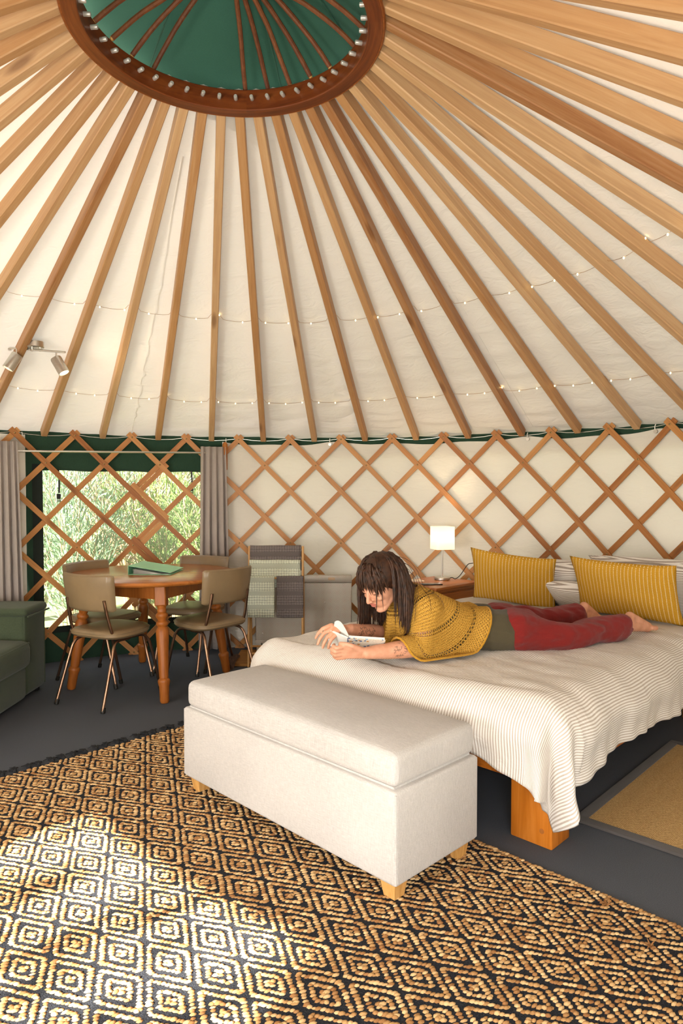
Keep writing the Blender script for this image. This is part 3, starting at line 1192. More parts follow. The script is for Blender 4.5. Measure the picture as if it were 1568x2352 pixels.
# ------------------------------------------------------------------ towel rack and towels
M_RACK = m_wood('rack_wood', 'd3a467', 'c29052', 'a3723a', axis=2, vary=0.2, knots=False)
RX0, RX1, RY = -0.695, -0.292, 5.16
rk = empty('towel_rack', ((RX0 + RX1) / 2, RY, 0))
tag(rk, 'pale wooden folding towel rack in front of the heater', 'towel rack')
hw = (RX1 - RX0) / 2
for s in (-1, 1):
    for y0, y1, z1 in ((-0.06, 0.02, 0.90), (0.12, 0.05, 0.74)):
        mb = MB()
        a, b = Vector((s * hw, y0, 0.0)), Vector((s * hw, y1, z1))
        d = b - a
        mb.rbox(tuple((a + b) / 2), (0.016, 0.028, d.length), 0.003, 1, rot=d.to_track_quat('Z', 'Y').to_matrix().to_4x4() @ Matrix.Rotation(0, 4, 'Z'))
        mb.build('upright', M_RACK, rk)
for y_, z_ in ((0.02, 0.885), (0.03, 0.79), (-0.045, 0.665), (-0.055, 0.10), (0.10, 0.12), (-0.055, 0.03)):
    mb = MB()
    mb.tube([(-hw, y_, z_), (hw, y_, z_)], 0.008, 8)
    mb.build('rail', M_RACK, rk)
def m_waffle(name, c, plain=0.25):
    M = Mat(name, 0.95, 0.1)
    c = lin(c)
    v = M.coord('UV')
    sp = M.n('ShaderNodeSeparateXYZ')
    M.l(v, sp.inputs[0])
    w = 330.0
    a = M.math('SINE', M.math('MULTIPLY', sp.outputs[0], w))
    b = M.math('SINE', M.math('MULTIPLY', sp.outputs[1], w))
    band = M.math('GREATER_THAN', M.math('SINE', M.math('MULTIPLY', sp.outputs[1], 62.0)), -0.55)
    g = M.math('MULTIPLY', M.math('MULTIPLY', M.math('ADD', M.math('ADD', a, b), 2.0), 0.25), band)
    nz = M.noise(v, 400, 2)
    f = M.math('ADD', M.math('MULTIPLY', g, 0.7), M.math('MULTIPLY', nz, 0.3))
    M.color(M.ramp(f, [(0.1, tuple(x * 0.62 for x in c[:3]) + (1,)), (0.8, tuple(min(1, x * 1.08) for x in c[:3]) + (1,))]))
    M.bump(g, 0.8, 0.008)
    return M.m
M_TGREY = m_waffle('towel_grey', '7e7470')
M_TMINT = m_waffle('towel_mint', 'dcdfc8')
def towel(x0, x1, y_, z_, front, back, mat, label, grp, seed):
    """cloth folded over a rail"""
    prof = []
    R0 = 0.014
    for s in np.linspace(0, 1, 9):
        prof.append((y_ + R0 + 0.006, z_ - back * (1 - s)))
    for a in np.linspace(0, PI, 7)[1:-1]:
        prof.append((y_ + R0 * math.cos(a), z_ + R0 * math.sin(a)))
    for s in np.linspace(0, 1, 14):
        prof.append((y_ - R0 - 0.010 * s, z_ - front * s))
    P, uv = [], []
    for i in range(15):
        t = i / 14
        acc = 0
        row = []
        for j, (py, pz) in enumerate(prof):
            if j:
                acc += math.hypot(py - prof[j - 1][0], pz - prof[j - 1][1])
            row.append((x0 + (x1 - x0) * t - (x0 + x1) / 2, py - y_ + 0.004 * noise.noise((t * 3, acc * 6, seed)), pz - z_ + 0.006 * noise.noise((t * 2.5, seed, 2))))
            uv.append((t * (x1 - x0), acc))
        P.append(row)
    mb = MB()
    mb.grid(P)
    o = mb.build('towel', mat, uv=uv, angle=180)
    o.location = ((x0 + x1) / 2, y_, z_)
    md = o.modifiers.new('thick', 'SOLIDIFY')
    md.thickness = 0.007
    md.offset = 1
    return tag(o, label, 'towel', grp)
g_ = 'towels on the rack'
towel(RX0 + 0.005, RX1 - 0.012, RY + 0.02, 0.892, 0.115, 0.18, M_TGREY, 'wide dark grey waffle towel over the top rail', g_, 1)
towel(RX0 + 0.002, RX1 - 0.018, RY - 0.005, 0.785, 0.155, 0.20, M_TMINT, 'wide pale mint towel hanging below the top grey one', g_, 2)
towel(RX0 - 0.006, RX0 + 0.196, RY - 0.050, 0.668, 0.292, 0.22, M_TMINT, 'narrow pale mint hand towel on the lower rail', g_, 3)
towel(RX0 + 0.212, RX1 + 0.008, RY - 0.050, 0.668, 0.294, 0.22, M_TGREY, 'narrow dark grey hand towel on the lower rail', g_, 4)
# ------------------------------------------------------------------ the bed and what stands by it share one direction
BO = Vector((0.77, 2.47, 0))
BA = Vector((0.700, 0.714, 0)).normalized()         # towards the head
BB = Vector((-0.714, 0.700, 0)).normalized()        # towards the far side
BROT = math.atan2(BA.y, BA.x)
def bp(a, b, z=0.0):
    return BO + BA * a + BB * b + Vector((0, 0, z))
BW, BL = 1.53, 2.05

# bedside table
M_NIGHT = m_wood('nightstand_wood', 'bd7434', 'a8612a', '84471b', axis=0, vary=0.1, knots=False, rough=0.3)
ns = empty('bedside_table', tuple(bp(1.80, 1.875)), BROT)
tag(ns, 'orange brown wooden bedside table behind the bed', 'bedside table')
mb = MB()
mb.rbox((0, 0, 0.632), (0.54, 0.43, 0.024), 0.008, 2)
mb.build('top', M_NIGHT, ns)
mb = MB()
mb.rbox((0, 0, 0.612), (0.51, 0.40, 0.018), 0.006, 2)
mb.build('moulding', M_NIGHT, ns)
mb = MB()
mb.box((0, 0, 0.345), (0.48, 0.37, 0.52))
mb.build('body', M_NIGHT, ns, smooth=False)
for z_ in (0.50, 0.29):
    mb = MB()
    mb.rbox((0, -0.19, z_), (0.43, 0.018, 0.18), 0.004, 1)
    dr = mb.build('drawer', M_NIGHT, ns)
    mb = MB()
    mb.lathe([(0.006, 0), (0.006, 0.012), (0.014, 0.018), (0.013, 0.026), (0.004, 0.030)], 14, Matrix.Translation((0, -0.199, z_)) @ Matrix.Rotation(PI / 2, 4, 'X'))
    mb.build('knob', M_NIGHT, dr)
for x_ in (-0.215, 0.215):
    for y_ in (-0.16, 0.16):
        mb = MB()
        mb.box((x_, y_, 0.0425), (0.045, 0.045, 0.085))
        mb.build('foot', M_NIGHT, ns, smooth=False)
NZ = 0.644

# table lamp
LP = bp(1.945, 1.915)
lamp = empty('table_lamp', (LP.x, LP.y, NZ))
tag(lamp, 'small lit table lamp with square white shade on steel stem', 'lamp')
mb = MB()
mb.lathe([(0.055, 0.0), (0.060, 0.003), (0.060, 0.016), (0.056, 0.020), (0.010, 0.021)], 32)
mb.build('base', M_STEEL, lamp)
mb = MB()
mb.tube([(0, 0, 0.02), (0, 0, 0.27)], 0.0055, 10)
mb.build('stem', M_STEEL, lamp)
M = Mat('lamp_shade', 0.9, 0.1)
tr = M.n('ShaderNodeBsdfTranslucent')
tr.inputs[0].default_value = (1.0, 0.93, 0.80, 1)
em = M.n('ShaderNodeEmission')
em.inputs[0].default_value = (1.0, 0.86, 0.62, 1)
em.inputs[1].default_value = 0.5
ad = M.n('ShaderNodeAddShader')
mx = M.n('ShaderNodeMixShader')
mx.inputs[0].default_value = 0.65
M.b.inputs['Base Color'].default_value = (0.92, 0.88, 0.80, 1)
M.l(M.b.outputs[0], mx.inputs[1])
M.l(tr.outputs[0], mx.inputs[2])
M.l(mx.outputs[0], ad.inputs[0])
M.l(em.outputs[0], ad.inputs[1])
M.l(ad.outputs[0], M.nt.nodes['Material Output'].inputs['Surface'])
mb = MB()
N, hs = 40, 0.074
P = []
for k in range(N):
    a = 2 * PI * k / N
    c, s = math.cos(a), math.sin(a)
    x, y = math.copysign(abs(c) ** .22, c) * hs, math.copysign(abs(s) ** .22, s) * hs
    P.append([(x, y, 0.232), (x, y, 0.403)])
mb.grid(P, close_u=True)
sh = mb.build('lamp_shade', M.m, lamp)
sh.rotation_euler = (0, 0, 0.28)
md = sh.modifiers.new('thick', 'SOLIDIFY')
md.thickness = 0.0015
mb = MB()
mb.tube([(-0.07, 0, 0.262), (0.07, 0, 0.262)], 0.0025, 6)
mb.tube([(0, -0.07, 0.262), (0, 0.07, 0.262)], 0.0025, 6)
mb.lathe([(0.016, 0.25), (0.018, 0.255), (0.018, 0.30)], 12)
mb.build('shade_holder', M_STEEL, lamp)
mb = MB()
p0, p1 = Vector((0.055, 0.01, 0.008)), Vector((0.30, 0.09, 0.105))
mb.tube(bez([p0, (0.075, -0.005, 0.016), (0.10, 0.0, 0.006), (0.14, 0.02, 0.03), (0.20, 0.05, 0.105), (0.235, 0.06, 0.118), (0.27, 0.075, 0.115), tuple(p1), (0.36, 0.10, 0.04), (0.39, 0.10, -0.10)], 6), 0.003, 6)
cord = mb.build('cord', M_BLACK, lamp)
mb = MB()
mb.rbox((0.285, 0.082, 0.105), (0.062, 0.018, 0.026), 0.006, 2, rot=Matrix.Rotation(0.3, 4, 'Z') @ Matrix.Rotation(0.75, 4, 'Y'))
mb.build('switch', M_BLACK, cord)
add_light('lamp_bulb', 'POINT', (LP.x, LP.y, NZ + 0.32), 6.5, (1.0, 0.74, 0.42), shadow_soft_size=0.025)

# flat things on the bedside table
M_GLASSY = m_plain('dark_glass', '2a2724', 0.08, 0.6, var=0.05)
q0 = bp(1.66, 1.80)
mb = MB()
mb.rbox((0, 0, 0.004), (0.145, 0.075, 0.008), 0.003, 2)
ph = mb.build('phone', M_GLASSY)
ph.location = (q0.x, q0.y, NZ)
ph.rotation_euler = (0, 0, 0.15)
tag(ph, 'dark flat phone lying on the bedside table in front of the lamp', 'phone')
q0 = bp(1.72, 2.02)
mb = MB()
mb.rbox((0, 0, 0.002), (0.15, 0.10, 0.004), 0.0015, 1)
mb.box((0.005, 0.005, 0.005), (0.14, 0.095, 0.002), rot=0.08)
pp_ = mb.build('card', m_plain('card_paper', 'e6d4c4', 0.7, var=0.05))
pp_.location = (q0.x, q0.y, NZ)
pp_.rotation_euler = (0, 0, 0.2)
tag(pp_, 'pale paper card lying at the back of the bedside table', 'card')

# ------------------------------------------------------------------ bed frame and mattress
M_PINE = m_wood('pine', 'd98838', 'c4711f', 'a05512', axis=2, vary=0.1, rough=0.35, stretch=9)
M_PINEX = m_wood('pine_rail', 'c8762a', 'b3621a', '8e4a10', axis=0, vary=0.1, rough=0.4, stretch=9)
bed = empty('bed', tuple(bp(0, 0)), BROT)
tag(bed, 'double bed on a chunky orange pine frame', 'bed')
for x_ in (0.075, BL - 0.075):
    for y_ in (0.09, BW - 0.09):
        mb = MB()
        mb.rbox((x_, y_, 0.145), (0.140, 0.172, 0.29), 0.006, 2)
        lg = mb.build('leg', M_PINE, bed)
        for z_ in (0.06, 0.17):
            mb = MB()
            mb.lathe([(0.0095, -0.001), (0.0095, 0.0015), (0.001, 0.002)], 12, Matrix.Translation((x_ - 0.070 if x_ < 1 else x_ + 0.070, y_ - 0.045, z_)) @ Matrix.Rotation(-PI / 2 if x_ < 1 else PI / 2, 4, 'Y'))
            mb.build('wood_plug', M_HONEY, lg)
for x_ in (0.04, BL - 0.04):
    mb = MB()
    mb.box((x_, BW / 2, 0.265), (0.045, BW - 0.36, 0.09))
    mb.build('end_rail', M_PINEX, bed, smooth=False)
for y_ in (0.04, BW - 0.04):
    mb = MB()
    mb.box((BL / 2, y_, 0.265), (BL - 0.30, 0.045, 0.09))
    mb.build('side_rail', M_PINEX, bed, smooth=False)
M_SHEET = m_cloth('sheet_beige', 'c9bfb3', weave=800, var=0.05, bump=0.12, wr=0.8)
mb = MB()
mb.rbox((BL / 2, BW / 2, 0.40), (BL, BW, 0.20), 0.05, 3)
mb.build('mattress', M_SHEET, bed)
mb = MB()
for k in range(12):
    mb.box((0.12 + k * 0.165, BW / 2, 0.300), (0.08, BW - 0.1, 0.018))
sl = None
for k in range(12):
    if sl is None:
        mb = MB()
        mb.box((0, 0, 0), (0.08, BW - 0.1, 0.018))
        sl = mb.build('slat', M_PINEX, bed, smooth=False)
        o = sl
    else:
        o = sl.copy()
        COL.objects.link(o)
    o.location = (0.12 + k * 0.165, BW / 2, 0.290)

# ------------------------------------------------------------------ striped duvet
def m_stripe(name, base, stripe, period, duty=0.5, axis=1, bump=0.35, wr=14.0):
    M = Mat(name, 0.92, 0.1)
    v = M.coord('UV')
    sp = M.n('ShaderNodeSeparateXYZ')
    M.l(v, sp.inputs[0])
    ph = M.math('FRACT', M.math('MULTIPLY', sp.outputs[axis], 1.0 / period))
    tri = M.math('ABSOLUTE', M.math('SUBTRACT', ph, 0.5))
    st = M.ramp(tri, [(duty * 0.5 - 0.04, (1, 1, 1, 1)), (duty * 0.5 + 0.04, (0, 0, 0, 1))])
    nz = M.noise(v, 500, 2)
    st2 = M.math('MULTIPLY', st, M.math('ADD', 0.70, M.math('MULTIPLY', nz, 0.5)))
    M.color(M.mix(st2, lin(base), lin(stripe)))
    cr = M.noise(v, wr, 5, 0.6, 1.5)
    M.bump(cr, bump, 0.02)
    M.b.inputs['Sheen Weight'].default_value = 0.1
    return M.m
M_DUVET = m_stripe('duvet_stripe', 'ece7e1', 'bdb0a3', 0.0105, 0.46)

TOP = 0.572
def duvet_h(a, b):
    """height of the duvet over the mattress: puffy, dented under the reader"""
    z = TOP + 0.020 * noise.noise((a * 2.3, b * 2.3, 1)) + 0.010 * noise.noise((a * 6, b * 6, 4))
    z += 0.004 * noise.noise((a * 15, b * 4.5, 9))
    return z
def drape(s, t):
    r = 0.125
    fo = 0.05 - 0.09 * max(0.0, min(1.0, (t - 0.05) / 0.35))
    ds = max(0.0, fo - s)
    dt = max(0.0, 0.06 - t) if t < BW / 2 else -max(0.0, t - (BW - 0.06))
    d = math.hypot(ds, dt)
    cs, ct = max(s, fo), min(max(t, 0.06), BW - 0.06)
    z = duvet_h(s, t)
    if d <= 1e-9:
        e = max(0, min(cs - fo, BW - ct, ct))
        z += 0.012 * (1 - math.exp(-e * 9)) - 0.004
        return (cs, ct, z)
    nx, ny = -ds / d, -dt / d
    arc = PI / 2 * r
    if d < arc:
        hx, vz = r * math.sin(d / r), r * (1 - math.cos(d / r))
    else:
        hx, vz = r + (d - arc) * 0.10, r + (d - arc) * 0.97
    phi = math.atan2(abs(dt), ds)                   # 0: foot side, pi/2: long side
    per = (t if ds > 0 else 0) + (-s if ds <= 0 else 0)
    hang = max(0.0, vz - 0.05)
    corner = math.sin(2 * phi) if (ds > 0 and dt > 0) else 0.0
    hx += 0.10 * hang * math.sin(per * 15 + 1.0 + phi * 2) * (1 - corner) * (0.6 + 0.4 * noise.noise((s * 3, t * 3, 7)))
    hx += 0.22 * hang * corner * math.cos(phi * 8.0 - 2.2)
    hx += 0.020 * hang * math.sin(per * 47)
    hx += 0.03 * math.exp(-((vz - 0.13) / 0.07) ** 2) * (1 + noise.noise((s * 4, t * 4, 3)))   # soft belly
    z -= vz * 1.0
    return (cs + nx * hx, ct + ny * hx, z)
def hem(t):
    return 0.335 + 0.020 * math.sin(t * 5.5 + 1.1) + 0.012 * noise.noise((t * 3, 1, 1))
na, nb = 170, 170
P, uv = [], []
for i in range(na + 1):
    row = []
    for j in range(nb + 1):
        s0, t0 = i / na, j / nb
        tlo = -(0.330 + 0.025 * math.sin(s0 * 9 + 0.5) - 0.06 * s0)
        t = tlo + (BW + 0.30 - tlo) * t0
        slo = -hem(t0 * 2)
        s = slo + (1.47 - slo + 0.05 * math.sin(t * 4)) * s0
        q = drape(s, t)
        row.append((q[0], q[1], max(q[2], 0.035)))
        uv.append((s, t))
    P.append(row)
mb = MB()
mb.grid(P)
duv = mb.build('duvet', M_DUVET, uv=uv, angle=180)
duv.location = BO
duv.rotation_euler = (0, 0, BROT)
md = duv.modifiers.new('thick', 'SOLIDIFY')
md.thickness = 0.022
md.offset = -1
tag(duv, 'white duvet with thin beige stripes spread over the bed', 'duvet')

# plain sheet turned back under the cushions
mb = MB()
mb.rbox((1.745, BW / 2, 0.541), (0.60, BW + 0.03, 0.076), 0.034, 3, puff=0.006)
sht = mb.build('folded_sheet', M_SHEET)
for q in sht.data.vertices:
    q.co.z += 0.007 * noise.noise((q.co.x * 7, q.co.y * 4, 2))
    q.co.x += 0.02 * noise.noise((q.co.y * 3, 1, q.co.z * 3))
sht.location = BO
sht.rotation_euler = (0, 0, BROT)
tag(sht, 'plain beige sheet turned back under the cushions at the bed head', 'sheet')

# ------------------------------------------------------------------ pillows
def pillow_mesh(w, h, t, mat, name, seed, ear=0.10, sag=0.0, uvscale=1.0):
    n = 28
    P, uv = [], []
    for sgn in (1, -1):
        grid = []
        for i in range(n + 1):
            row = []
            for j in range(n + 1):
                x, y = -1 + 2 * i / n, -1 + 2 * j / n
                k = (1 - abs(x) ** 2.6) * (1 - abs(y) ** 2.6)
                z = sgn * t / 2 * max(0, k) ** 0.55
                z += sgn * 0.07 * t * noise.noise((x * 2 + seed, y * 2, sgn)) * k
                px = x * w / 2 * (1 - ear * 0.55 * (1 - y * y) * abs(x) ** 3)
                py = y * h / 2 * (1 - ear * (1 - x * x) * abs(y) ** 3)
                row.append((px, py - sag * (1 - x * x) * (y + 1) / 2, z))
            grid.append(row)
        P.append(grid)
    mb = MB()
    for g, sgn in zip(P, (1, -1)):
        if sgn < 0:
            g = [list(r) for r in g][::-1]
        mb.grid(g)
        for i in range(n + 1):
            for j in range(n + 1):
                uv.append((g[i][j][0], g[i][j][1]))
    o = mb.build(name, mat, uv=uv, angle=180)
    me = o.data
    bm = bmesh.new()
    bm.from_mesh(me)
    bmesh.ops.remove_doubles(bm, verts=bm.verts, dist=0.0004)
    bm.to_mesh(me)
    bm.free()
    me.polygons.foreach_set('use_smooth', [True] * len(me.polygons))
    return o
def place(o, centre, lean, yaw, roll=0.0):
    """stand a pillow: local y up, local z towards the foot of the bed; lean = tilt back from vertical"""
    o.matrix_world = Matrix.Translation(centre) @ Matrix.Rotation(BROT + PI / 2 + yaw, 4, 'Z') @ Matrix.Rotation(-0.0, 4, 'Y') @ Matrix.Rotation(PI / 2 - lean, 4, 'X') @ Matrix.Rotation(roll, 4, 'Z') @ Matrix.Identity(4)

M_PST = m_stripe('pillow_stripe', 'efe9e2', 'a89b90', 0.0095, 0.45, axis=1, bump=0.5, wr=9.0)
def m_yellow():
    M = Mat('mustard_weave', 0.9, 0.1)
    v = M.coord('UV')
    sp = M.n('ShaderNodeSeparateXYZ')
    M.l(v, sp.inputs[0])
    ph = M.math('FRACT', M.math('MULTIPLY', sp.outputs[0], 1 / 0.0205))
    tri = M.math('ABSOLUTE', M.math('SUBTRACT', ph, 0.5))
    st = M.ramp(tri, [(0.05, (1, 1, 1, 1)), (0.13, (0, 0, 0, 1))])
    dash = M.math('GREATER_THAN', M.math('SINE', M.math('ADD', M.math('MULTIPLY', sp.outputs[1], 800), M.math('MULTIPLY', M.noise(v, 40, 2), 8))), -0.35)
    rib = M.math('SINE', M.math('MULTIPLY', sp.outputs[0], 2 * PI / 0.0068))
    nz = M.noise(v, 300, 3)
    base = M.ramp(nz, [(0.3, lin('b6831f')), (0.7, lin('d29e38'))])
    M.color(M.mix(M.math('MULTIPLY', M.math('MULTIPLY', st, dash), 0.8), base, lin('f0e0b8')))
    M.bump(M.math('ADD', M.math('MULTIPLY', rib, 0.3), nz), 0.5, 0.004)
    return M.m
M_MUST = m_yellow()
M_TAGW = m_plain('white_tag', 'f4f2ee', 0.7, var=0.02)
g_ = 'pillows at the head of the bed'
# large striped sleeping pillows
for (a, b, z_, w, h, lean, yaw, lab) in [(1.84, 0.98, 0.715, 0.68, 0.46, 0.80, 0.15, 'large white striped pillow behind the left mustard cushion'),
                                         (1.86, 0.30, 0.750, 0.72, 0.48, 0.72, -0.04, 'large white striped pillow behind the right mustard cushion')]:
    o = pillow_mesh(w, h, 0.20, M_PST, 'pillow', a + b)
    place(o, bp(a, b, z_), lean, yaw)
    tag(o, lab, 'pillow', g_)
o = pillow_mesh(0.44, 0.30, 0.13, M_PST, 'pillow', 9.0)
place(o, bp(1.74, 0.70, 0.668), 0.95, 0.10)
tag(o, 'small striped pillow tucked between the two mustard cushions', 'pillow', g_)
# mustard cushions
for (a, b, z_, w, h, lean, yaw, roll, lab) in [(1.585, 1.10, 0.755, 0.545, 0.385, 0.42, 0.22, 0.10, 'left mustard woven cushion with fine white dashes leaning on striped pillow'),
                                               (1.57, 0.380, 0.760, 0.60, 0.38, 0.42, -0.03, 0.02, 'right mustard woven cushion with fine white dashes behind the bare feet')]:
    o = pillow_mesh(w, h, 0.11, M_MUST, 'cushion', a * 3 + b)
    place(o, bp(a, b, z_), lean, yaw, roll)
    tag(o, lab, 'cushion', 'mustard cushions')
    mb = MB()
    mb.box((w * 0.485, -h * 0.38, 0.012), (0.004, 0.048, 0.014))
    t_ = mb.build('care_tag', M_TAGW, o, smooth=False)

# ------------------------------------------------------------------ upholstered storage bench
M_BENCH = m_cloth('bench_linen', 'c2bdb9', weave=330, var=0.13, bump=0.35, big=3)
BN = Vector((-0.695, 2.985, 0))
BU = Vector((0.865, -0.870, 0))
BLN = BU.length
brot = math.atan2(BU.y, BU.x)
bench = empty('storage_bench', tuple(BN), brot)
tag(bench, 'pale grey linen storage bench with padded lid at the foot of the bed', 'bench')
DP = 0.452
mb = MB()
mb.rbox((BLN / 2, DP / 2, 0.222), (BLN, DP, 0.304), 0.014, 3)
body = mb.build('body', M_BENCH, bench)
for x_, y_ in ((0.006, 0.006), (BLN - 0.006, 0.006), (BLN - 0.006, DP - 0.006), (0.006, DP - 0.006)):
    mb = MB()
    mb.tube([(x_, y_, 0.078), (x_, y_, 0.366)], 0.0045, 6)
    mb.build('corner_seam', M_BENCH, body)
mb = MB()
mb.rbox((BLN / 2, DP / 2 + 0.004, 0.433), (BLN - 0.020, DP - 0.008, 0.112), 0.030, 4, puff=0.022)
mb.build('lid', M_BENCH, bench)
mb = MB()
mb.box((BLN / 2, DP / 2, 0.375), (BLN - 0.05, DP - 0.04, 0.012))
mb.build('lid_gap', M_BENCH, bench, smooth=False)
M_BEECH = m_wood('beech_foot', 'e0b070', 'd09c58', 'b07c3c', axis=2, vary=0.1, knots=False)
for x_ in (0.055, BLN - 0.055):
    for y_ in (0.055, DP - 0.055):
        mb = MB()
        mb.box((x_, y_, 0.037), (0.066, 0.066, 0.068), taper=0.68)
        mb.build('foot', M_BEECH, bench, smooth=False)

# ------------------------------------------------------------------ sisal mat by the bed
mat_root = empty('sisal_mat', (0.925, 2.707, 0), math.atan2(0.730, 0.683))
tag(mat_root, 'tan herringbone sisal mat with grey border on the floor by the bed', 'mat')
M = Mat('sisal', 0.85, 0.2)
v = M.coord('Object')
sp = M.n('ShaderNodeSeparateXYZ')
M.l(v, sp.inputs[0])
zig = M.math('ABSOLUTE', M.math('SUBTRACT', M.math('FRACT', M.math('MULTIPLY', sp.outputs[1], 1 / 0.060)), 0.5))
w = M.math('SINE', M.math('ADD', M.math('MULTIPLY', sp.outputs[0], 620), M.math('MULTIPLY', zig, 42)))
nz = M.noise(v, 160, 3)
f_ = M.math('ADD', M.math('MULTIPLY', w, 0.25), nz)
M.color(M.ramp(f_, [(0.25, lin('9c7a4a')), (0.75, lin('d4b07c'))]))
M.bump(f_, 0.5, 0.004)
LX, LY = 1.18, 0.75
mb = MB()
mb.rbox((LX / 2, -LY / 2, 0.006), (LX - 0.07, LY - 0.07, 0.010), 0.003, 1)
mb.build('weave', M.m, mat_root)
M_BIND = m_cloth('mat_border', '55504e', weave=800, var=0.08)
for c_, s_ in (((LX / 2, -0.022, 0.007), (LX, 0.046, 0.013)), ((LX / 2, -LY + 0.022, 0.007), (LX, 0.046, 0.013)), ((0.022, -LY / 2, 0.0071), (0.046, LY, 0.0132)), ((LX - 0.022, -LY / 2, 0.0071), (0.046, LY, 0.0132))):
    mb = MB()
    mb.rbox(c_, s_, 0.004, 2)
    mb.build('border', M_BIND, mat_root)
# ------------------------------------------------------------------ jute rug: black weave, jute stitches in nested diamonds, black fringe
RO = Vector((-0.823, 3.858, 0))
RU = Vector((0.7101, -0.7041, 0))
RV = Vector((-0.7041, -0.7101, 0))
RLU, RLV = 3.25, 2.15
rug = empty('jute_rug', tuple(RO), math.atan2(RU.y, RU.x))       # local x = along RU, local y = -RV side
tag(rug, 'large black and tan jute rug woven in nested diamonds with black fringe', 'rug')
M = Mat('black_weave', 0.95, 0.1)
v = M.coord('Object')
nz = M.noise(v, 260, 3)
M.color(M.ramp(nz, [(0.3, lin('17181b')), (0.7, lin('34363c'))]))
M.bump(nz, 0.6, 0.004)
M_BWEAVE = M.m
mb = MB()
mb.rbox((RLU / 2, -RLV / 2, 0.0045), (RLU, RLV, 0.007), 0.002, 1)
mb.build('backing', M_BWEAVE, rug)
M = Mat('jute', 0.85, 0.15)
at = M.n('ShaderNodeAttribute', attribute_name='tone')
v = M.coord('Object', (1, 1, 1))
nz = M.noise(v, 330, 3, 0.7)
f_ = M.math('ADD', M.math('MULTIPLY', at.outputs['Fac'], 0.65), M.math('MULTIPLY', nz, 0.35))
M.color(M.ramp(f_, [(0.12, lin('8a5c36')), (0.45, lin('b08858')), (0.80, lin('d2b080'))]))
M.bump(nz, 0.5, 0.003)
M_JUTE = M.m

def stitches():
    """stitch places: ropes along nested diamonds, a small knot at each centre, a rope along the long edges"""
    hu, hv = 0.131, 0.0738
    loc = [(0.0, 0.0), (0.011, 0.0), (-0.011, 0.0), (0.0, 0.0085), (0.0, -0.0085)]
    for d, n in ((0.42, 5), (0.81, 10)):
        for sx, sy in ((1, 1), (-1, 1), (-1, -1), (1, -1)):
            for k in range(n):
                t = (k + (0.5 if sx * sy > 0 else 0.5)) / n
                loc.append((sx * hu * d * (1 - t), sy * hv * d * t))
    loc = np.array(loc)
    cen = []
    for i in range(-14, 30):
        for j in range(-12, 30):
            if (i + j) % 2 == 0:
                cen.append((1.25 + hu * i, 0.653 + hv * j))
    cen = np.array(cen)
    P = (cen[:, None] + loc[None]).reshape(-1, 2)
    e = np.arange(0.006, RLU, 0.0125)
    P = np.concatenate([P, np.c_[e, np.full(len(e), 0.005)], np.c_[e, np.full(len(e), RLV - 0.005)]])
    ok = (P[:, 0] > 0.004) & (P[:, 0] < RLU - 0.004) & (P[:, 1] > 0.004) & (P[:, 1] < RLV - 0.004)
    P = P[ok]
    return P[:, 0], P[:, 1]
U, V = stitches()
ns_ = len(U)
U = U + rng.normal(0, 0.0011, ns_)
V = V + rng.normal(0, 0.0009, ns_)
ln = 0.0108 * rng.uniform(0.8, 1.25, ns_)
wd = 0.0066 * rng.uniform(0.80, 1.3, ns_)
ht_ = 0.0070 * rng.uniform(0.7, 1.35, ns_)
ang = 1.15 + rng.normal(0, 0.16, ns_)               # stitches lean across the weave
# lump: ring of 6 at base, ring of 6 higher and smaller, one top
hexa = np.array([(math.cos(k * PI / 3), math.sin(k * PI / 3)) for k in range(6)])
base = np.concatenate([np.c_[hexa, np.zeros(6)], np.c_[hexa * 0.78, np.full(6, 0.62)], [[0, 0, 1.0]]])
vx = base[None, :, 0] * ln[:, None]
vy = base[None, :, 1] * wd[:, None]
vz = base[None, :, 2] * ht_[:, None] + 0.0055
ca, sa = np.cos(ang)[:, None], np.sin(ang)[:, None]
X = U[:, None] + vx * ca - vy * sa
Y = -(V[:, None]) + vx * sa + vy * ca
verts = np.stack([X, Y, vz], 2).reshape(-1, 3)
quads, tris = [], []
for k in range(6):
    k2 = (k + 1) % 6
    quads.append((k, k2, 6 + k2, 6 + k))
    tris.append((6 + k, 6 + k2, 12))
off = (np.arange(ns_) * 13)[:, None]
Q = (np.array(quads).reshape(1, -1) + off).reshape(-1, 4)
T = (np.array(tris).reshape(1, -1) + off).reshape(-1, 3)
me = bpy.data.meshes.new('jute_stitches')
me.vertices.add(len(verts))
me.vertices.foreach_set('co', verts.astype(np.float32).ravel())
loops = np.concatenate([Q.ravel(), T.ravel()]).astype(np.int32)
me.loops.add(len(loops))
me.loops.foreach_set('vertex_index', loops)
starts = np.concatenate([np.arange(len(Q)) * 4, len(Q) * 4 + np.arange(len(T)) * 3]).astype(np.int32)
tot = np.concatenate([np.full(len(Q), 4), np.full(len(T), 3)]).astype(np.int32)
me.polygons.add(len(starts))
me.polygons.foreach_set('loop_start', starts)
me.polygons.foreach_set('loop_total', tot)
me.update(calc_edges=True)
attr = me.attributes.new('tone', 'FLOAT', 'POINT')
tone = np.repeat(rng.random(ns_), 13)
attr.data.foreach_set('value', tone.astype(np.float32))
st_ = link('jute_stitches', me, M_JUTE, rug, True, 180)
st_['kind'] = 'stuff'
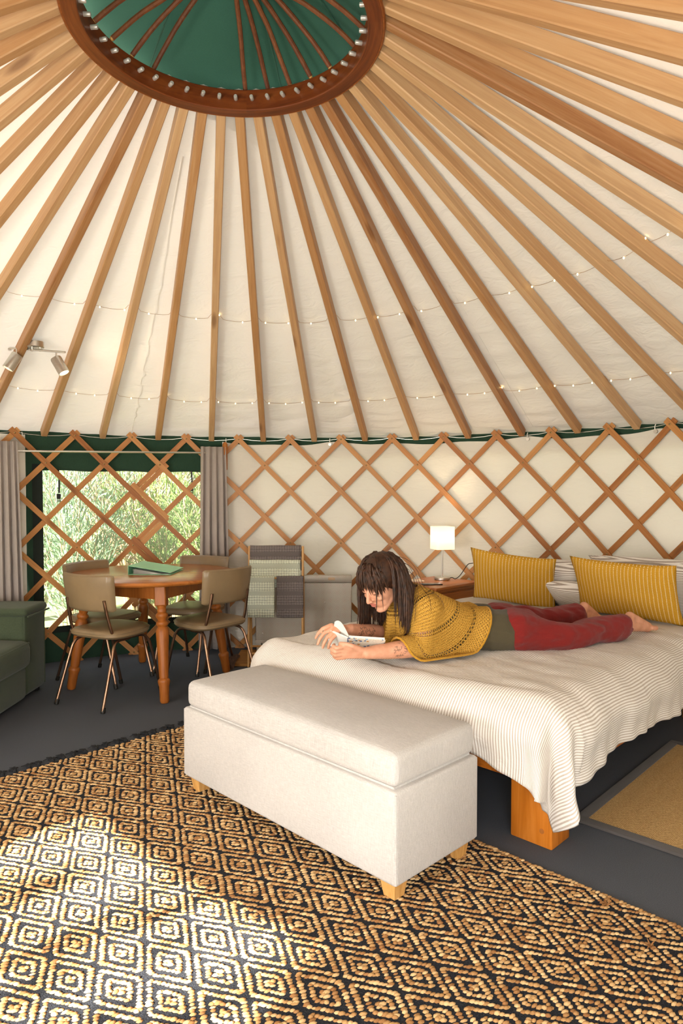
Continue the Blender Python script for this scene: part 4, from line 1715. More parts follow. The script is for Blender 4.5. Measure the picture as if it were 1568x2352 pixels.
# fringe of knotted black tassels along the short edge
M_TASS = m_plain('black_yarn', '1b1c1f', 0.95, var=0.2, scale=80)
rr = random.Random(3)
me_t = None
tv = []
for variant in range(4):
    mb = MB()
    mb.ell((-0.012, 0, 0.010), (0.012, 0.009, 0.008), None, 8, 5)
    for k in range(9):
        a = -0.9 + 1.8 * k / 8 + rr.uniform(-.15, .15)
        l_ = rr.uniform(0.028, 0.052)
        mb.tube([(-0.016, 0.004 * a, 0.010), (-0.016 - l_ * .5 * math.cos(a * .7), l_ * .5 * math.sin(a * .8), 0.012 + rr.uniform(0, .006)), (-0.016 - l_ * math.cos(a * .7), l_ * math.sin(a * .8), 0.003 + rr.uniform(0, .006))], [0.004, 0.004, 0.002], 4)
    tv.append(mb)
protos = []
nt_ = int(RLV / 0.056)
for k in range(nt_):
    y_ = -(k + 0.5) * 0.056 + rr.uniform(-.008, .008)
    if k < 4:
        o = tv[k].build('tassel', M_TASS, rug)
        protos.append(o)
    else:
        o = bpy.data.objects.new('tassel', protos[k % 4].data)
        COL.objects.link(o)
        o.parent = rug
    o.location = (0.0, y_, 0)
    o.scale = (1.15, 1.0, 1.0)
    o.rotation_euler = (0, 0, rr.uniform(-0.35, 0.35))
# loose jute tufts sticking out near the border by the bed
rr = random.Random(8)
for k in range(7):
    mb = MB()
    u_, v_ = rr.uniform(1.7, 2.9), rr.uniform(0.02, 0.22)
    for q in range(7):
        a = rr.uniform(0, 6.28)
        l_ = rr.uniform(0.012, 0.03)
        mb.tube([(u_, -v_, 0.010), (u_ + l_ * .5 * math.cos(a), -v_ + l_ * .5 * math.sin(a), 0.020), (u_ + l_ * math.cos(a), -v_ + l_ * math.sin(a), 0.016 + rr.uniform(0, .012))], [0.003, 0.0025, 0.0008], 4)
    o = mb.build('tuft', M_JUTE, rug)

# ------------------------------------------------------------------ outside: ground, shrubs by the window, tree that dapples the sun
def m_leaf(name, a, b, c):
    M = Mat(name, 0.55, 0.3)
    at = M.n('ShaderNodeAttribute', attribute_name='tone')
    col = M.ramp(at.outputs['Fac'], [(0.0, lin(a)), (0.5, lin(b)), (1.0, lin(c))])
    M.color(col)
    tr = M.n('ShaderNodeBsdfTranslucent')
    M.l(col, tr.inputs[0])
    mx = M.n('ShaderNodeMixShader')
    mx.inputs[0].default_value = 0.45
    M.l(M.b.outputs[0], mx.inputs[1])
    M.l(tr.outputs[0], mx.inputs[2])
    M.l(mx.outputs[0], M.nt.nodes['Material Output'].inputs['Surface'])
    return M.m
M_LEAF = [m_leaf('leaf_bright', '506e30', '7a9048', '9ca66c'), m_leaf('leaf_mid', '40592c', '627c40', '8a9a62'), m_leaf('leaf_blue', '4e6c52', '728c6c', '98aa8a'), m_leaf('leaf_dry', '6a523e', '88735c', 'ac9e82')]
M_STEM = m_plain('twig', '8a7458', 0.8, var=0.2)
M_GRASS = m_plain('outdoor_ground', '6f7a48', 0.95, var=0.3, scale=3)
mb = MB()
mb.box((-0.5, 6, -0.16), (60, 60, 0.06))
structure(mb.build('ground', M_GRASS, smooth=False), 'rough grass ground outside the yurt')

def leaves_mesh(pos, dirs, length, width, seed):
    r_ = np.random.default_rng(seed)
    n = len(pos)
    d = dirs / np.linalg.norm(dirs, axis=1)[:, None]
    rnd = r_.normal(size=(n, 3))
    s = np.cross(d, rnd)
    s /= np.linalg.norm(s, axis=1)[:, None]
    up = np.cross(s, d)
    L_ = (length * r_.uniform(0.6, 1.3, n))[:, None]
    W_ = (width * r_.uniform(0.7, 1.2, n))[:, None]
    v = np.stack([pos, pos + d * L_ * .45 + s * W_ / 2 + up * L_ * .06, pos + d * L_ - up * L_ * .08, pos + d * L_ * .45 - s * W_ / 2 + up * L_ * .06], 1).reshape(-1, 3)
    i = (np.arange(n) * 4)[:, None]
    f = np.concatenate([np.concatenate([i, i + 1, i + 2], 1), np.concatenate([i, i + 2, i + 3], 1)])
    me = bpy.data.meshes.new('foliage')
    me.from_pydata(v.tolist(), [], f.tolist())
    a = me.attributes.new('tone', 'FLOAT', 'POINT')
    t = np.clip(np.repeat(r_.normal(0.5, 0.25, n), 4), 0, 1)
    a.data.foreach_set('value', t.astype(np.float32))
    return me
def shrub(loc, h, w, nst, nleaf, leafmat, label, seed, length=0.10, width=0.013, name='shrub', cat='shrub', group='shrubs outside the window', droop=0.2, zmin=0.1):
    r_ = np.random.default_rng(seed)
    root = empty(name, loc)
    tag(root, label, cat, group)
    mb = MB()
    P, D = [], []
    for k in range(nst):
        a = r_.uniform(0, 2 * PI)
        rad = w * math.sqrt(r_.uniform(0.02, 1))
        hh = h * r_.uniform(0.55, 1.0)
        end = np.array([rad * math.cos(a), rad * math.sin(a), hh])
        pts = []
        for i in range(7):
            s = i / 6
            p = np.array([end[0] * s ** 1.3 + 0.15 * end[0], end[1] * s ** 1.3 + 0.15 * end[1], hh * (s - droop * .4 * s ** 3)])
            p += r_.normal(0, 0.02, 3) * s * h * .5
            pts.append(p)
        mb.tube([tuple(p) for p in pts], [0.010 * h / 2 * (1 - 0.8 * i / 6) + 0.001 for i in range(7)], 5)
        pts = np.array(pts)
        m = nleaf // nst
        t = r_.uniform(zmin, 1, m) ** 0.8 * 5.999
        i0 = t.astype(int)
        fr = (t - i0)[:, None]
        base = pts[i0] * (1 - fr) + pts[i0 + 1] * fr
        tang = pts[i0 + 1] - pts[i0]
        tang /= np.linalg.norm(tang, axis=1)[:, None] + 1e-9
        out = r_.normal(size=(m, 3))
        twig = out * 0.09 * h / 2 * r_.uniform(0.1, 1.0, m)[:, None]
        P.append(base + twig)
        D.append(tang * 0.9 + out * 0.55 + np.array([0, 0, 0.25]))
    mb.build('stem', M_STEM, root)
    me = leaves_mesh(np.concatenate(P), np.concatenate(D), length, width, seed)
    o = link('foliage', me, leafmat, root, True, 180)
    o['kind'] = 'stuff'
    return root
shr = [((-2.55, 6.55, -0.13), 2.0, 0.55, 26, 3400, 2, 'pale blue green shrub low outside the left of the window', 11),
       ((-1.75, 6.95, -0.13), 2.2, 0.60, 26, 3600, 0, 'bright green feathery shrub outside the middle of the window', 12),
       ((-1.15, 6.75, -0.13), 1.9, 0.50, 24, 3000, 1, 'mid green shrub outside the window behind the right curtain', 13),
       ((-3.45, 7.60, -0.13), 2.9, 0.80, 28, 3800, 1, 'taller green shrub standing further back on the left', 14),
       ((-2.35, 8.00, -0.13), 3.1, 0.90, 30, 4200, 3, 'dry brown tinged shrub standing behind the window centre', 15),
       ((-1.35, 8.20, -0.13), 3.0, 0.80, 28, 4000, 0, 'tall yellow green shrub standing behind on the right', 16),
       ((-3.20, 9.60, -0.13), 4.0, 1.30, 30, 4600, 0, 'broad sunlit shrub at the very back on the left', 17),
       ((-1.60, 10.0, -0.13), 4.2, 1.40, 30, 4600, 1, 'broad green shrub at the very back on the right', 18)]
for loc, h_, w_, n1, n2, mi, lab, sd in shr:
    shrub(loc, h_, w_, n1, n2, M_LEAF[mi], lab, sd)
# tree beyond the side window: its leaves break up the sun on the rug
c_ = pol(SIDE_TH - 0.12, 3.09, 1.2) - SUN_DIR * 2.6
shrub((c_.x - 0.25, c_.y + 0.1, -0.13), 3.4, 1.1, 18, 400, M_LEAF[1], 'leafy tree outside the side window behind the viewer', 31, length=0.22, width=0.11, name='tree', cat='tree', group=None, zmin=0.45)
# ------------------------------------------------------------------ the reader: lying prone on the bed, propped on elbows over a book
V3 = Vector
lat = V3((-0.28, 0.96, 0)).normalized()             # across her body, towards her right (far) side
PEL, WAI, CHE, UPC = V3((0.715, 3.275, 0.662)), V3((0.560, 3.225, 0.685)), V3((0.415, 3.170, 0.745)), V3((0.330, 3.135, 0.800))
NEC, HBA = V3((0.285, 3.105, 0.850)), V3((0.215, 3.060, 0.880))
SHL, ELL, WRL = V3((0.375, 3.010, 0.800)), V3((0.345, 2.965, 0.640)), V3((0.105, 2.862, 0.640))
SHR, ELR, WRR = V3((0.300, 3.260, 0.800)), V3((0.215, 3.215, 0.645)), V3((0.040, 3.030, 0.705))
HIL, KNL, ANL = PEL - lat * 0.085, V3((1.050, 3.215, 0.632)), V3((1.445, 3.450, 0.640))
HIR, KNR, ANR = PEL + lat * 0.085, V3((1.030, 3.560, 0.645)), V3((1.290, 3.690, 0.645))
HC = V3((0.178, 3.030, 0.912))                      # middle of the head
hf = V3((-0.66, -0.55, -0.51)).normalized()         # where the face points
hu = (V3((0, 0, 1)) - hf * hf.z).normalized()
hx = hf.cross(hu)                                   # her left... right axis
HM = Matrix((hx, hf, hu)).transposed().to_4x4()
HM.translation = HC
def hp(x, y, z):
    return HM @ V3((x, y, z))

torso = []
for s in (-1, 1):
    torso += [(UPC + lat * s * 0.070, CHE + lat * s * 0.075, 0.075, 0.088), (CHE + lat * s * 0.075, WAI + lat * s * 0.055, 0.088, 0.082),
              (WAI + lat * s * 0.055, PEL + lat * s * 0.080, 0.082, 0.098), (PEL + lat * s * 0.080, PEL + V3((0.07, 0.02, -0.005)) + lat * s * 0.085, 0.098, 0.090)]
torso += [(UPC, SHL, 0.062, 0.052), (UPC, SHR, 0.062, 0.052), (UPC, NEC, 0.075, 0.056)]
arms = [(SHL, ELL, 0.050, 0.040), (ELL, ELL.lerp(WRL, 0.35), 0.040, 0.040), (ELL.lerp(WRL, 0.35), WRL, 0.040, 0.026),
        (SHR, ELR, 0.050, 0.040), (ELR, ELR.lerp(WRR, 0.35), 0.038, 0.039), (ELR.lerp(WRR, 0.35), WRR, 0.039, 0.026)]
legs = [(HIL, KNL, 0.072, 0.046), (KNL, KNL.lerp(ANL, 0.35), 0.046, 0.046), (KNL.lerp(ANL, 0.35), ANL, 0.046, 0.032),
        (HIR, KNR, 0.072, 0.046), (KNR, KNR.lerp(ANR, 0.35), 0.046, 0.046), (KNR.lerp(ANR, 0.35), ANR, 0.046, 0.032)]

def fuse(mb, voxel, smooth=4, name='fused'):
    """union of overlapping shapes as one continuous skin"""
    me = bpy.data.meshes.new(name)
    me.from_pydata(mb.v, [], mb.f)
    o = bpy.data.objects.new(name, me)
    COL.objects.link(o)
    r = o.modifiers.new('r', 'REMESH')
    r.mode = 'VOXEL'
    r.voxel_size = voxel
    if smooth:
        s = o.modifiers.new('s', 'SMOOTH')
        s.iterations = smooth
        s.factor = 0.5
    dg = bpy.context.evaluated_depsgraph_get()
    dg.update()
    out = bpy.data.meshes.new_from_object(o.evaluated_get(dg))
    bpy.data.objects.remove(o)
    bpy.data.meshes.remove(me)
    return out
def ruffle(me, amp, scale, seed, ax=(1, 1, 1)):
    n = len(me.vertices)
    co = np.zeros(n * 3)
    no = np.zeros(n * 3)
    me.vertices.foreach_get('co', co)
    me.vertices.foreach_get('normal', no)
    co, no = co.reshape(-1, 3), no.reshape(-1, 3)
    d = np.array([noise.noise((p[0] * scale * ax[0] + seed, p[1] * scale * ax[1], p[2] * scale * ax[2])) + 0.4 * noise.noise((p[0] * scale * 2.3 * ax[0], p[1] * scale * 2.3 * ax[1] + seed, p[2] * scale * 2.3 * ax[2])) for p in co])
    co += no * (d * amp)[:, None]
    me.vertices.foreach_set('co', co.ravel())
    me.update()

# ---- skin
M = Mat('skin', 0.5, 0.35)
v = M.coord('Object')
nz = M.noise(v, 30, 4)
sk = M.ramp(nz, [(0.3, lin('c98d6e')), (0.7, lin('dda184'))])
# inked flowers and lines on the forearms
def blob(c, r):
    d = M.n('ShaderNodeVectorMath', operation='DISTANCE')
    M.l(v, d.inputs[0])
    d.inputs[1].default_value = c
    return M.math('LESS_THAN', d.outputs['Value'], r)
vo = M.n('ShaderNodeTexVoronoi', feature='DISTANCE_TO_EDGE')
vo.inputs['Scale'].default_value = 85
M.l(v, vo.inputs['Vector'])
lines = M.math('MULTIPLY', M.math('LESS_THAN', vo.outputs['Distance'], 0.13), M.math('GREATER_THAN', M.noise(v, 55, 2), 0.47))
tl = ELL.lerp(WRL, 0.42) + V3((0, -0.03, 0.005))
tl2 = ELL.lerp(WRL, 0.25) + V3((0, -0.03, 0.005))
tr_ = ELR.lerp(WRR, 0.70) + V3((0, -0.03, 0))
tr2 = ELR.lerp(WRR, 0.50) + V3((0, -0.03, 0))
msk = M.math('MAXIMUM', M.math('MAXIMUM', blob(tl, 0.030), blob(tl2, 0.026)), M.math('MAXIMUM', blob(tr_, 0.030), blob(tr2, 0.03)))
ink = M.math('MULTIPLY', M.math('MULTIPLY', msk, lines), 0.62)
M.color(M.mix(ink, sk, lin('4a4038')))
M_SKIN = M.m

mb = MB()
for a, b, ra_, rb_ in torso:
    mb.cap(a, b, ra_, rb_)
for a, b, ra_, rb_ in arms + legs:
    mb.cap(a, b, ra_, rb_)
mb.cap(NEC, HBA, 0.056, 0.050)
mb.cap(HBA, hp(0, -0.02, -0.05), 0.050, 0.050)
# head
R4 = HM.to_3x3().to_4x4()
mb.ell(hp(0, -0.018, 0.035), (0.073, 0.092, 0.086), R4)
mb.ell(hp(0, 0.022, -0.010), (0.063, 0.068, 0.085), R4)
mb.ell(hp(0, 0.036, -0.052), (0.050, 0.048, 0.050), R4)
mb.ell(hp(0, 0.062, -0.092), (0.024, 0.022, 0.020), R4)          # chin
for s in (-1, 1):
    mb.cap(hp(s * 0.052, -0.005, -0.045), hp(s * 0.018, 0.058, -0.092), 0.018, 0.016)   # jaw
    mb.ell(hp(s * 0.036, 0.066, -0.022), (0.021, 0.018, 0.017), R4)   # cheekbone
    mb.ell(hp(s * 0.031, 0.078, 0.008), (0.0145, 0.0105, 0.009), R4)     # eyelid
    mb.ell(hp(s * 0.030, 0.076, 0.030), (0.022, 0.012, 0.009), R4)     # brow
    mb.ell(hp(s * 0.0095, 0.100, -0.030), (0.007, 0.008, 0.006), R4)  # nostril wing
    mb.ell(hp(s * 0.073, -0.012, -0.005), (0.010, 0.018, 0.030), R4)  # ear
mb.cap(hp(0, 0.086, 0.018), hp(0, 0.108, -0.026), 0.0075, 0.0100)   # nose
mb.ell(hp(0, 0.080, -0.055), (0.022, 0.014, 0.014), R4)             # mouth mound
# left (near) hand: gripping the book's spine
LK = V3((0.012, 2.838, 0.662))                        # knuckles
pd = (LK - WRL).normalized()
pn = V3((0.05, -0.35, 0.94)).normalized()             # across the palm
for q in (-0.6, -0.2, 0.2, 0.6):
    mb.cap(WRL + pn * q * 0.016, LK + pn * q * 0.034 + V3((0, 0, -0.012)), 0.016, 0.0120)
ftip = [(0.030, 0.010), (0.010, 0.004), (-0.010, 0.0), (-0.030, -0.002)]
for k, (q, e) in enumerate(ftip):
    b0 = LK + pn * q * 0.9 + V3((0, 0, -0.012))
    ln_ = (0.036, 0.040, 0.038, 0.030)[k]
    b1 = b0 + V3((-0.80, -0.30 + 0.1 * k, -0.10)).normalized() * ln_
    b2 = b1 + V3((-0.55, 0.80, 0.16)).normalized() * ln_ * 0.75
    b3 = b2 + V3((0.25, 0.95, 0.10)).normalized() * ln_ * 0.55
    mb.cap(b0, b1, 0.0100, 0.0088)
    mb.cap(b1, b2, 0.0088, 0.0080)
    mb.cap(b2, b3, 0.0080, 0.0068)
t0 = WRL + V3((-0.022, -0.012, 0.014))
t1 = t0 + V3((-0.036, -0.022, 0.022))
t2 = t1 + V3((-0.030, -0.004, 0.010))
t3 = t2 + V3((-0.022, 0.006, 0.002))
mb.cap(t0, t1, 0.0150, 0.0115)
mb.cap(t1, t2, 0.0110, 0.0095)
mb.cap(t2, t3, 0.0095, 0.0080)
# right (far) hand: relaxed, turning the page, fingers hanging to the left
RK = V3((-0.032, 2.985, 0.715))
for q in (-0.6, -0.2, 0.2, 0.6):
    mb.cap(WRR + V3((0.2, -0.8, -0.3)).normalized() * q * 0.016, RK + V3((0.35, -0.75, -0.45)).normalized() * q * 0.034, 0.0150, 0.0115)
ac = V3((0.35, -0.75, -0.45)).normalized()
fing = [(-0.030, 0.042, (-0.92, -0.10, -0.35), (-0.70, -0.05, -0.72)), (-0.010, 0.046, (-0.88, -0.15, -0.48), (-0.60, -0.05, -0.80)), (0.011, 0.042, (-0.80, -0.2, -0.60), (-0.50, 0.0, -0.86)), (0.031, 0.033, (-0.70, -0.2, -0.70), (-0.42, 0.05, -0.90))]
for q, ln_, d1, d2 in fing:
    b0 = RK + ac * q
    b1 = b0 + V3(d1).normalized() * ln_
    b2 = b1 + V3(d2).normalized() * ln_ * 0.70
    b3 = b2 + (V3(d2) + V3((0.15, 0, -0.35))).normalized() * ln_ * 0.55
    mb.cap(b0, b1, 0.0098, 0.0086)
    mb.cap(b1, b2, 0.0086, 0.0078)
    mb.cap(b2, b3, 0.0078, 0.0064)
t0 = WRR + V3((-0.020, -0.016, -0.012))
t1 = t0 + V3((-0.012, -0.024, -0.026))
t2 = t1 + V3((-0.016, -0.010, -0.022))
mb.cap(t0, t1, 0.0140, 0.0108)
mb.cap(t1, t2, 0.0105, 0.0078)
# feet
def foot(an, heel, ball, toe, side):
    mb.cap(an, heel, 0.033, 0.027)
    mb.cap(an, ball, 0.031, 0.025)
    mb.cap(heel, ball, 0.026, 0.028)
    ax = (toe - ball).normalized()
    sd = V3((0, 0, 1)).cross(ax).normalized()
    for k in range(5):
        q = (k - 2) * 0.0135
        ln_ = (0.038, 0.040, 0.036, 0.031, 0.026)[k if side > 0 else 4 - k]
        rr_ = (0.0125, 0.0095, 0.0090, 0.0085, 0.0080)[k if side > 0 else 4 - k]
        mb.cap(ball + sd * q, ball + sd * q * 1.15 + ax * ln_, 0.013, rr_)
foot(ANL, V3((1.468, 3.480, 0.678)), V3((1.590, 3.560, 0.610)), V3((1.64, 3.60, 0.600)), 1)
foot(ANR, V3((1.318, 3.715, 0.690)), V3((1.405, 3.790, 0.622)), V3((1.44, 3.83, 0.605)), -1)
body_me = fuse(mb, 0.0042, 3, 'body')
person = link('person', body_me, M_SKIN, None, True, 180)
tag(person, 'dark haired person in mustard shawl and red trousers lying on the bed reading', 'person')

# ---- olive top
M_OLIVE = m_cloth('olive_jersey', '4f4734', weave=900, var=0.10, bump=0.15, wr=0.6)
mb = MB()
for a, b, ra_, rb_ in torso[:6] if False else torso:
    if a == UPC and b in (SHL, SHR, NEC):
        if b == NEC:
            mb.cap(a, a.lerp(b, 0.3), ra_ + 0.004, rb_ + 0.010)
        else:
            mb.cap(a, a.lerp(b, 0.8), ra_ + 0.006, rb_ + 0.006)
        continue
    mb.cap(a, b, ra_ + 0.008, rb_ + 0.009)
me = fuse(mb, 0.006, 5, 'top')
ruffle(me, 0.006, 9, 3, (2.2, 1, 1))
link('top', me, M_OLIVE, person, True, 180)

# ---- red trousers, gathered at the ankles
M_RED = m_cloth('red_cotton', '7e201d', weave=900, var=0.12, bump=0.35, wr=2.2, big=4)
mb = MB()
for s in (-1, 1):
    mb.cap(PEL + lat * s * 0.080 + V3((0.062, 0.01, 0)), PEL + V3((0.11, 0.02, 0.0)) + lat * s * 0.085, 0.110, 0.104)
for H, K, A in ((HIL, KNL, ANL), (HIR, KNR, ANR)):
    mb.cap(H + V3((0.075, 0, 0)), H.lerp(K, 0.5), 0.104, 0.086)
    mb.cap(H.lerp(K, 0.5), K, 0.086, 0.066)
    mb.cap(K, K.lerp(A, 0.55), 0.066, 0.068)
    mb.cap(K.lerp(A, 0.55), K.lerp(A, 0.86), 0.068, 0.064)
    mb.cap(K.lerp(A, 0.86), A - (A - K).normalized() * 0.004, 0.062, 0.038)
me = fuse(mb, 0.007, 5, 'trousers')
co = np.zeros(len(me.vertices) * 3)
me.vertices.foreach_get('co', co)
co = co.reshape(-1, 3)
co[:, 2] = np.where(co[:, 2] < 0.580, 0.580 + (co[:, 2] - 0.580) * 0.25, co[:, 2])      # weight flattens the cloth on the bed
me.vertices.foreach_set('co', co.ravel())
me.update()
ruffle(me, 0.016, 6, 1, (0.8, 2.0, 2.0))
ruffle(me, 0.004, 22, 4, (0.5, 1.6, 1.6))
link('trousers', me, M_RED, person, True, 180)

# ---- crocheted mustard shawl: let fall over the shoulders
caps = [(np.array(a), np.array(b), ra_ + 0.014, rb_ + 0.014) for a, b, ra_, rb_ in torso + arms[:4]] + [(np.array(NEC), np.array(HBA), 0.062, 0.058)]
NU, NV = 96, 34
axn = V3((-0.30, -0.10, 0.95)).normalized()
e1 = (V3((1, 0.3, 0)) - axn * axn.dot(V3((1, 0.3, 0)))).normalized()          # towards her back
e2 = axn.cross(e1)                                                          # towards her right
X = np.zeros((NU, NV, 3))
nc = np.array(NEC + V3((0.004, 0, 0.004)))
for i in range(NU):
    ph = 2 * PI * i / NU
    c, s = math.cos(ph), math.sin(ph)
    back, front = max(0, c), max(0, -c)
    pw = abs(ph if ph <= PI else 2 * PI - ph) / PI * 180
    ro = float(np.interp(pw, [0, 25, 50, 90, 130, 180], [0.440, 0.390, 0.305, 0.268, 0.320, 0.32])) + 0.008 * math.cos(8 * ph)
    for j in range(NV):
        r_ = 0.070 + (ro - 0.070) * j / (NV - 1)
        p = nc + np.array(e1) * r_ * c + np.array(e2) * r_ * s + np.array(axn) * (0.02 - 0.03 * j / NV)
        X[i, j] = p
rest = X.copy()
def dist_pairs(ii, jj):
    return np.linalg.norm(rest[ii[0], ii[1]] - rest[jj[0], jj[1]], axis=-1)
I, J = np.meshgrid(np.arange(NU), np.arange(NV), indexing='ij')
pairs = []
def addp(di, dj, stiff, fac=1.0):
    m = (J + dj < NV) & (J + dj >= 0)
    a = (I[m], J[m])
    b = ((I[m] + di) % NU, J[m] + dj)
    # split into colour classes so that scatter does not collide
    idx = (a[0] + a[1]) % 2
    pairs.append((a, b, dist_pairs(a, b) * fac, stiff))
addp(1, 0, 1.0)
addp(0, 1, 1.0)
addp(1, 1, 0.5)
addp(1, -1, 0.5)
addp(2, 0, 0.15)
addp(0, 2, 0.15)
cnt = np.zeros((NU, NV))
for a, b, d0, k in pairs:
    np.add.at(cnt, a, 1)
    np.add.at(cnt, b, 1)
pin = X[:, 0].copy()
Vv = np.zeros_like(X)
def collide(X):
    for a, b, ra_, rb_ in caps:
        ab = b - a
        t = np.clip(((X - a) @ ab) / (ab @ ab), 0, 1)
        c = a + t[..., None] * ab
        r = ra_ + (rb_ - ra_) * t
        d = X - c
        l = np.linalg.norm(d, axis=-1) + 1e-9
        pen = r - l
        X = np.where((pen > 0)[..., None], c + d / l[..., None] * r[..., None], X)
    X[..., 2] = np.maximum(X[..., 2], 0.598)
    return X
for step in range(130):
    Vv[..., 2] -= 9.8 * 0.012
    Vv *= 0.965
    Xp = X.copy()
    X = X + Vv * 0.012
    for it in range(8):
        dX = np.zeros_like(X)
        for a, b, d0, k in pairs:
            d = X[b] - X[a]
            l = np.linalg.norm(d, axis=-1) + 1e-9
            cor = (0.5 * k * (l - d0) / l)[:, None] * d
            np.add.at(dX, a, cor)
            np.add.at(dX, b, -cor)
        X = X + dX / cnt[..., None] * 2.2
        X[:, 0] = pin
    X = collide(X)
    X[:, 0] = pin
    Vv = (X - Xp) / 0.012
    sp_ = np.linalg.norm(Vv, axis=-1, keepdims=True)
    Vv = np.where(sp_ > 1.5, Vv / sp_ * 1.5, Vv)
def m_crochet():
    M = Mat('mustard_crochet', 0.95, 0.1)
    v = M.coord('UV')
    sp = M.n('ShaderNodeSeparateXYZ')
    M.l(v, sp.inputs[0])
    u_, w_ = sp.outputs[0], sp.outputs[1]
    rowi = M.math('FLOOR', M.math('MULTIPLY', w_, 1 / 0.0095))
    us = M.math('ADD', M.math('MULTIPLY', u_, 1 / 0.011), M.math('MULTIPLY', rowi, 0.5))
    fu = M.math('SUBTRACT', M.math('FRACT', us), 0.5)
    fw = M.math('SUBTRACT', M.math('FRACT', M.math('MULTIPLY', w_, 1 / 0.0095)), 0.5)
    d = M.math('SQRT', M.math('ADD', M.math('MULTIPLY', fu, fu), M.math('MULTIPLY', fw, fw)))
    hole_s = M.math('LESS_THAN', d, 0.20)
    # rows of large eyelets
    big = M.math('GREATER_THAN', M.math('SINE', M.math('ADD', M.math('MULTIPLY', w_, 2 * PI / 0.105), 0.9)), 0.80)
    us2 = M.math('ADD', M.math('MULTIPLY', u_, 1 / 0.017), M.math('MULTIPLY', M.math('FLOOR', M.math('MULTIPLY', w_, 1 / 0.0125)), 0.5))
    fu2 = M.math('SUBTRACT', M.math('FRACT', us2), 0.5)
    fw2 = M.math('SUBTRACT', M.math('FRACT', M.math('MULTIPLY', w_, 1 / 0.0125)), 0.5)
    d2 = M.math('SQRT', M.math('ADD', M.math('MULTIPLY', fu2, fu2), M.math('MULTIPLY', fw2, fw2)))
    hole_b = M.math('MULTIPLY', big, M.math('LESS_THAN', d2, 0.36))
    hole = M.math('MAXIMUM', hole_s, hole_b)
    nz = M.noise(v, 220, 3)
    M.color(M.ramp(nz, [(0.3, lin('b37e2a')), (0.7, lin('d9aa52'))]))
    M.bump(M.math('ADD', M.math('MULTIPLY', d, 1.2), nz), 0.7, 0.006)
    tp = M.n('ShaderNodeBsdfTransparent')
    mx = M.n('ShaderNodeMixShader')
    M.l(hole, mx.inputs[0])
    M.l(M.b.outputs[0], mx.inputs[1])
    M.l(tp.outputs[0], mx.inputs[2])
    M.l(mx.outputs[0], M.nt.nodes['Material Output'].inputs['Surface'])
    return M.m
mb = MB()
P = [[tuple(X[i % NU, j]) for j in range(NV)] for i in range(NU + 1)]
uv = []
for i in range(NU + 1):
    for j in range(NV):
        uv.append((2 * PI * i / NU * 0.30, 0.070 + 0.36 * j / (NV - 1)))
mb.grid(P)
sh_ = mb.build('shawl', m_crochet(), person, uv=uv, angle=180)
sd = sh_.modifiers.new('sub', 'SUBSURF')
sd.levels = 1
sd.render_levels = 1
so = sh_.modifiers.new('thick', 'SOLIDIFY')
so.thickness = 0.004
M_HEM = m_cloth('mustard_yarn', 'c08c28', weave=500, var=0.2, bump=0.5)
mb = MB()
mb.tube([tuple(X[i % NU, NV - 1]) for i in range(NU + 1)], 0.005, 6, caps=False)
mb.build('shawl_edge', M_HEM, person)
mb = MB()
mb.tube([tuple(X[i % NU, 0]) for i in range(NU + 1)], 0.005, 6, caps=False)
mb.build('shawl_edge', M_HEM, person)

# ---- face details
M_LIP = m_plain('lips', 'b5695c', 0.45, var=0.05)
mb = MB()
mb.ell(hp(0, 0.0905, -0.0505), (0.019, 0.007, 0.0042), R4)
mb.ell(hp(0, 0.0900, -0.0590), (0.016, 0.007, 0.0050), R4)
mb.build('lips', M_LIP, person)
M_HAIR = Mat('hair', 0.5, 0.35)
v = M_HAIR.coord('Object')
M_HAIR.color(M_HAIR.ramp(M_HAIR.noise(v, 60, 3), [(0.3, lin('22130b')), (0.7, lin('492c1c'))]))
M_HAIR = M_HAIR.m
mb = MB()
for s in (-1, 1):
    mb.tube([hp(s * (0.031 + 0.0165 * math.sin(a)), 0.0845 - 0.006 * abs(math.sin(a)), 0.0035 - 0.003 * math.cos(a)) for a in np.linspace(-1.3, 1.3, 9)], [0.0008, 0.0013, 0.0016, 0.0018, 0.0018, 0.0018, 0.0016, 0.0013, 0.0008], 5)
    mb.tube([hp(s * (0.030 + 0.020 * math.sin(a)), 0.0855 - 0.008 * abs(math.sin(a)), 0.030 + 0.004 * math.cos(a)) for a in np.linspace(-1.2, 1.2, 9)], [0.001, 0.0022, 0.0028, 0.003, 0.003, 0.0028, 0.0025, 0.002, 0.001], 5)
mb.build('lashes_and_brows', M_HAIR, person)

# ---- hair: locks fall from the crown, collide with the head and shoulders
Hc0 = np.array(hp(0, -0.012, 0.030))
Rm = np.array(HM.to_3x3())
def push(p, grow):
    """keep a point outside the skull and the upper body"""
    q = Rm.T @ (p - Hc0)
    rad = np.array([0.076, 0.098, 0.092]) + grow
    l = np.linalg.norm(q / rad)
    if l < 1:
        q = q / l
        p = Hc0 + Rm @ q
    q = Rm.T @ (p - np.array(hp(0, 0.022, -0.015)))
    rad = np.array([0.064, 0.070, 0.088]) + grow * 0.8
    l = np.linalg.norm(q / rad)
    if l < 1:
        q = q / max(l, 1e-6)
        p = np.array(hp(0, 0.022, -0.015)) + Rm @ q
    for a, b, ra_, rb_ in caps[:3] + caps[8:]:
        ab = b - a
        t = min(1, max(0, ((p - a) @ ab) / (ab @ ab)))
        c = a + t * ab
        r = ra_ + (rb_ - ra_) * t + 0.012
        d = p - c
        l = np.linalg.norm(d)
        if l < r:
            p = c + d / max(l, 1e-6) * r
    return p
r_ = np.random.default_rng(21)
hair = MB()
mb = hair
mb.ell(tuple(Hc0 + Rm @ np.array([0, -0.012, 0.008])), (0.081, 0.097, 0.095), R4, 24, 16)      # scalp under the locks
nl = 0
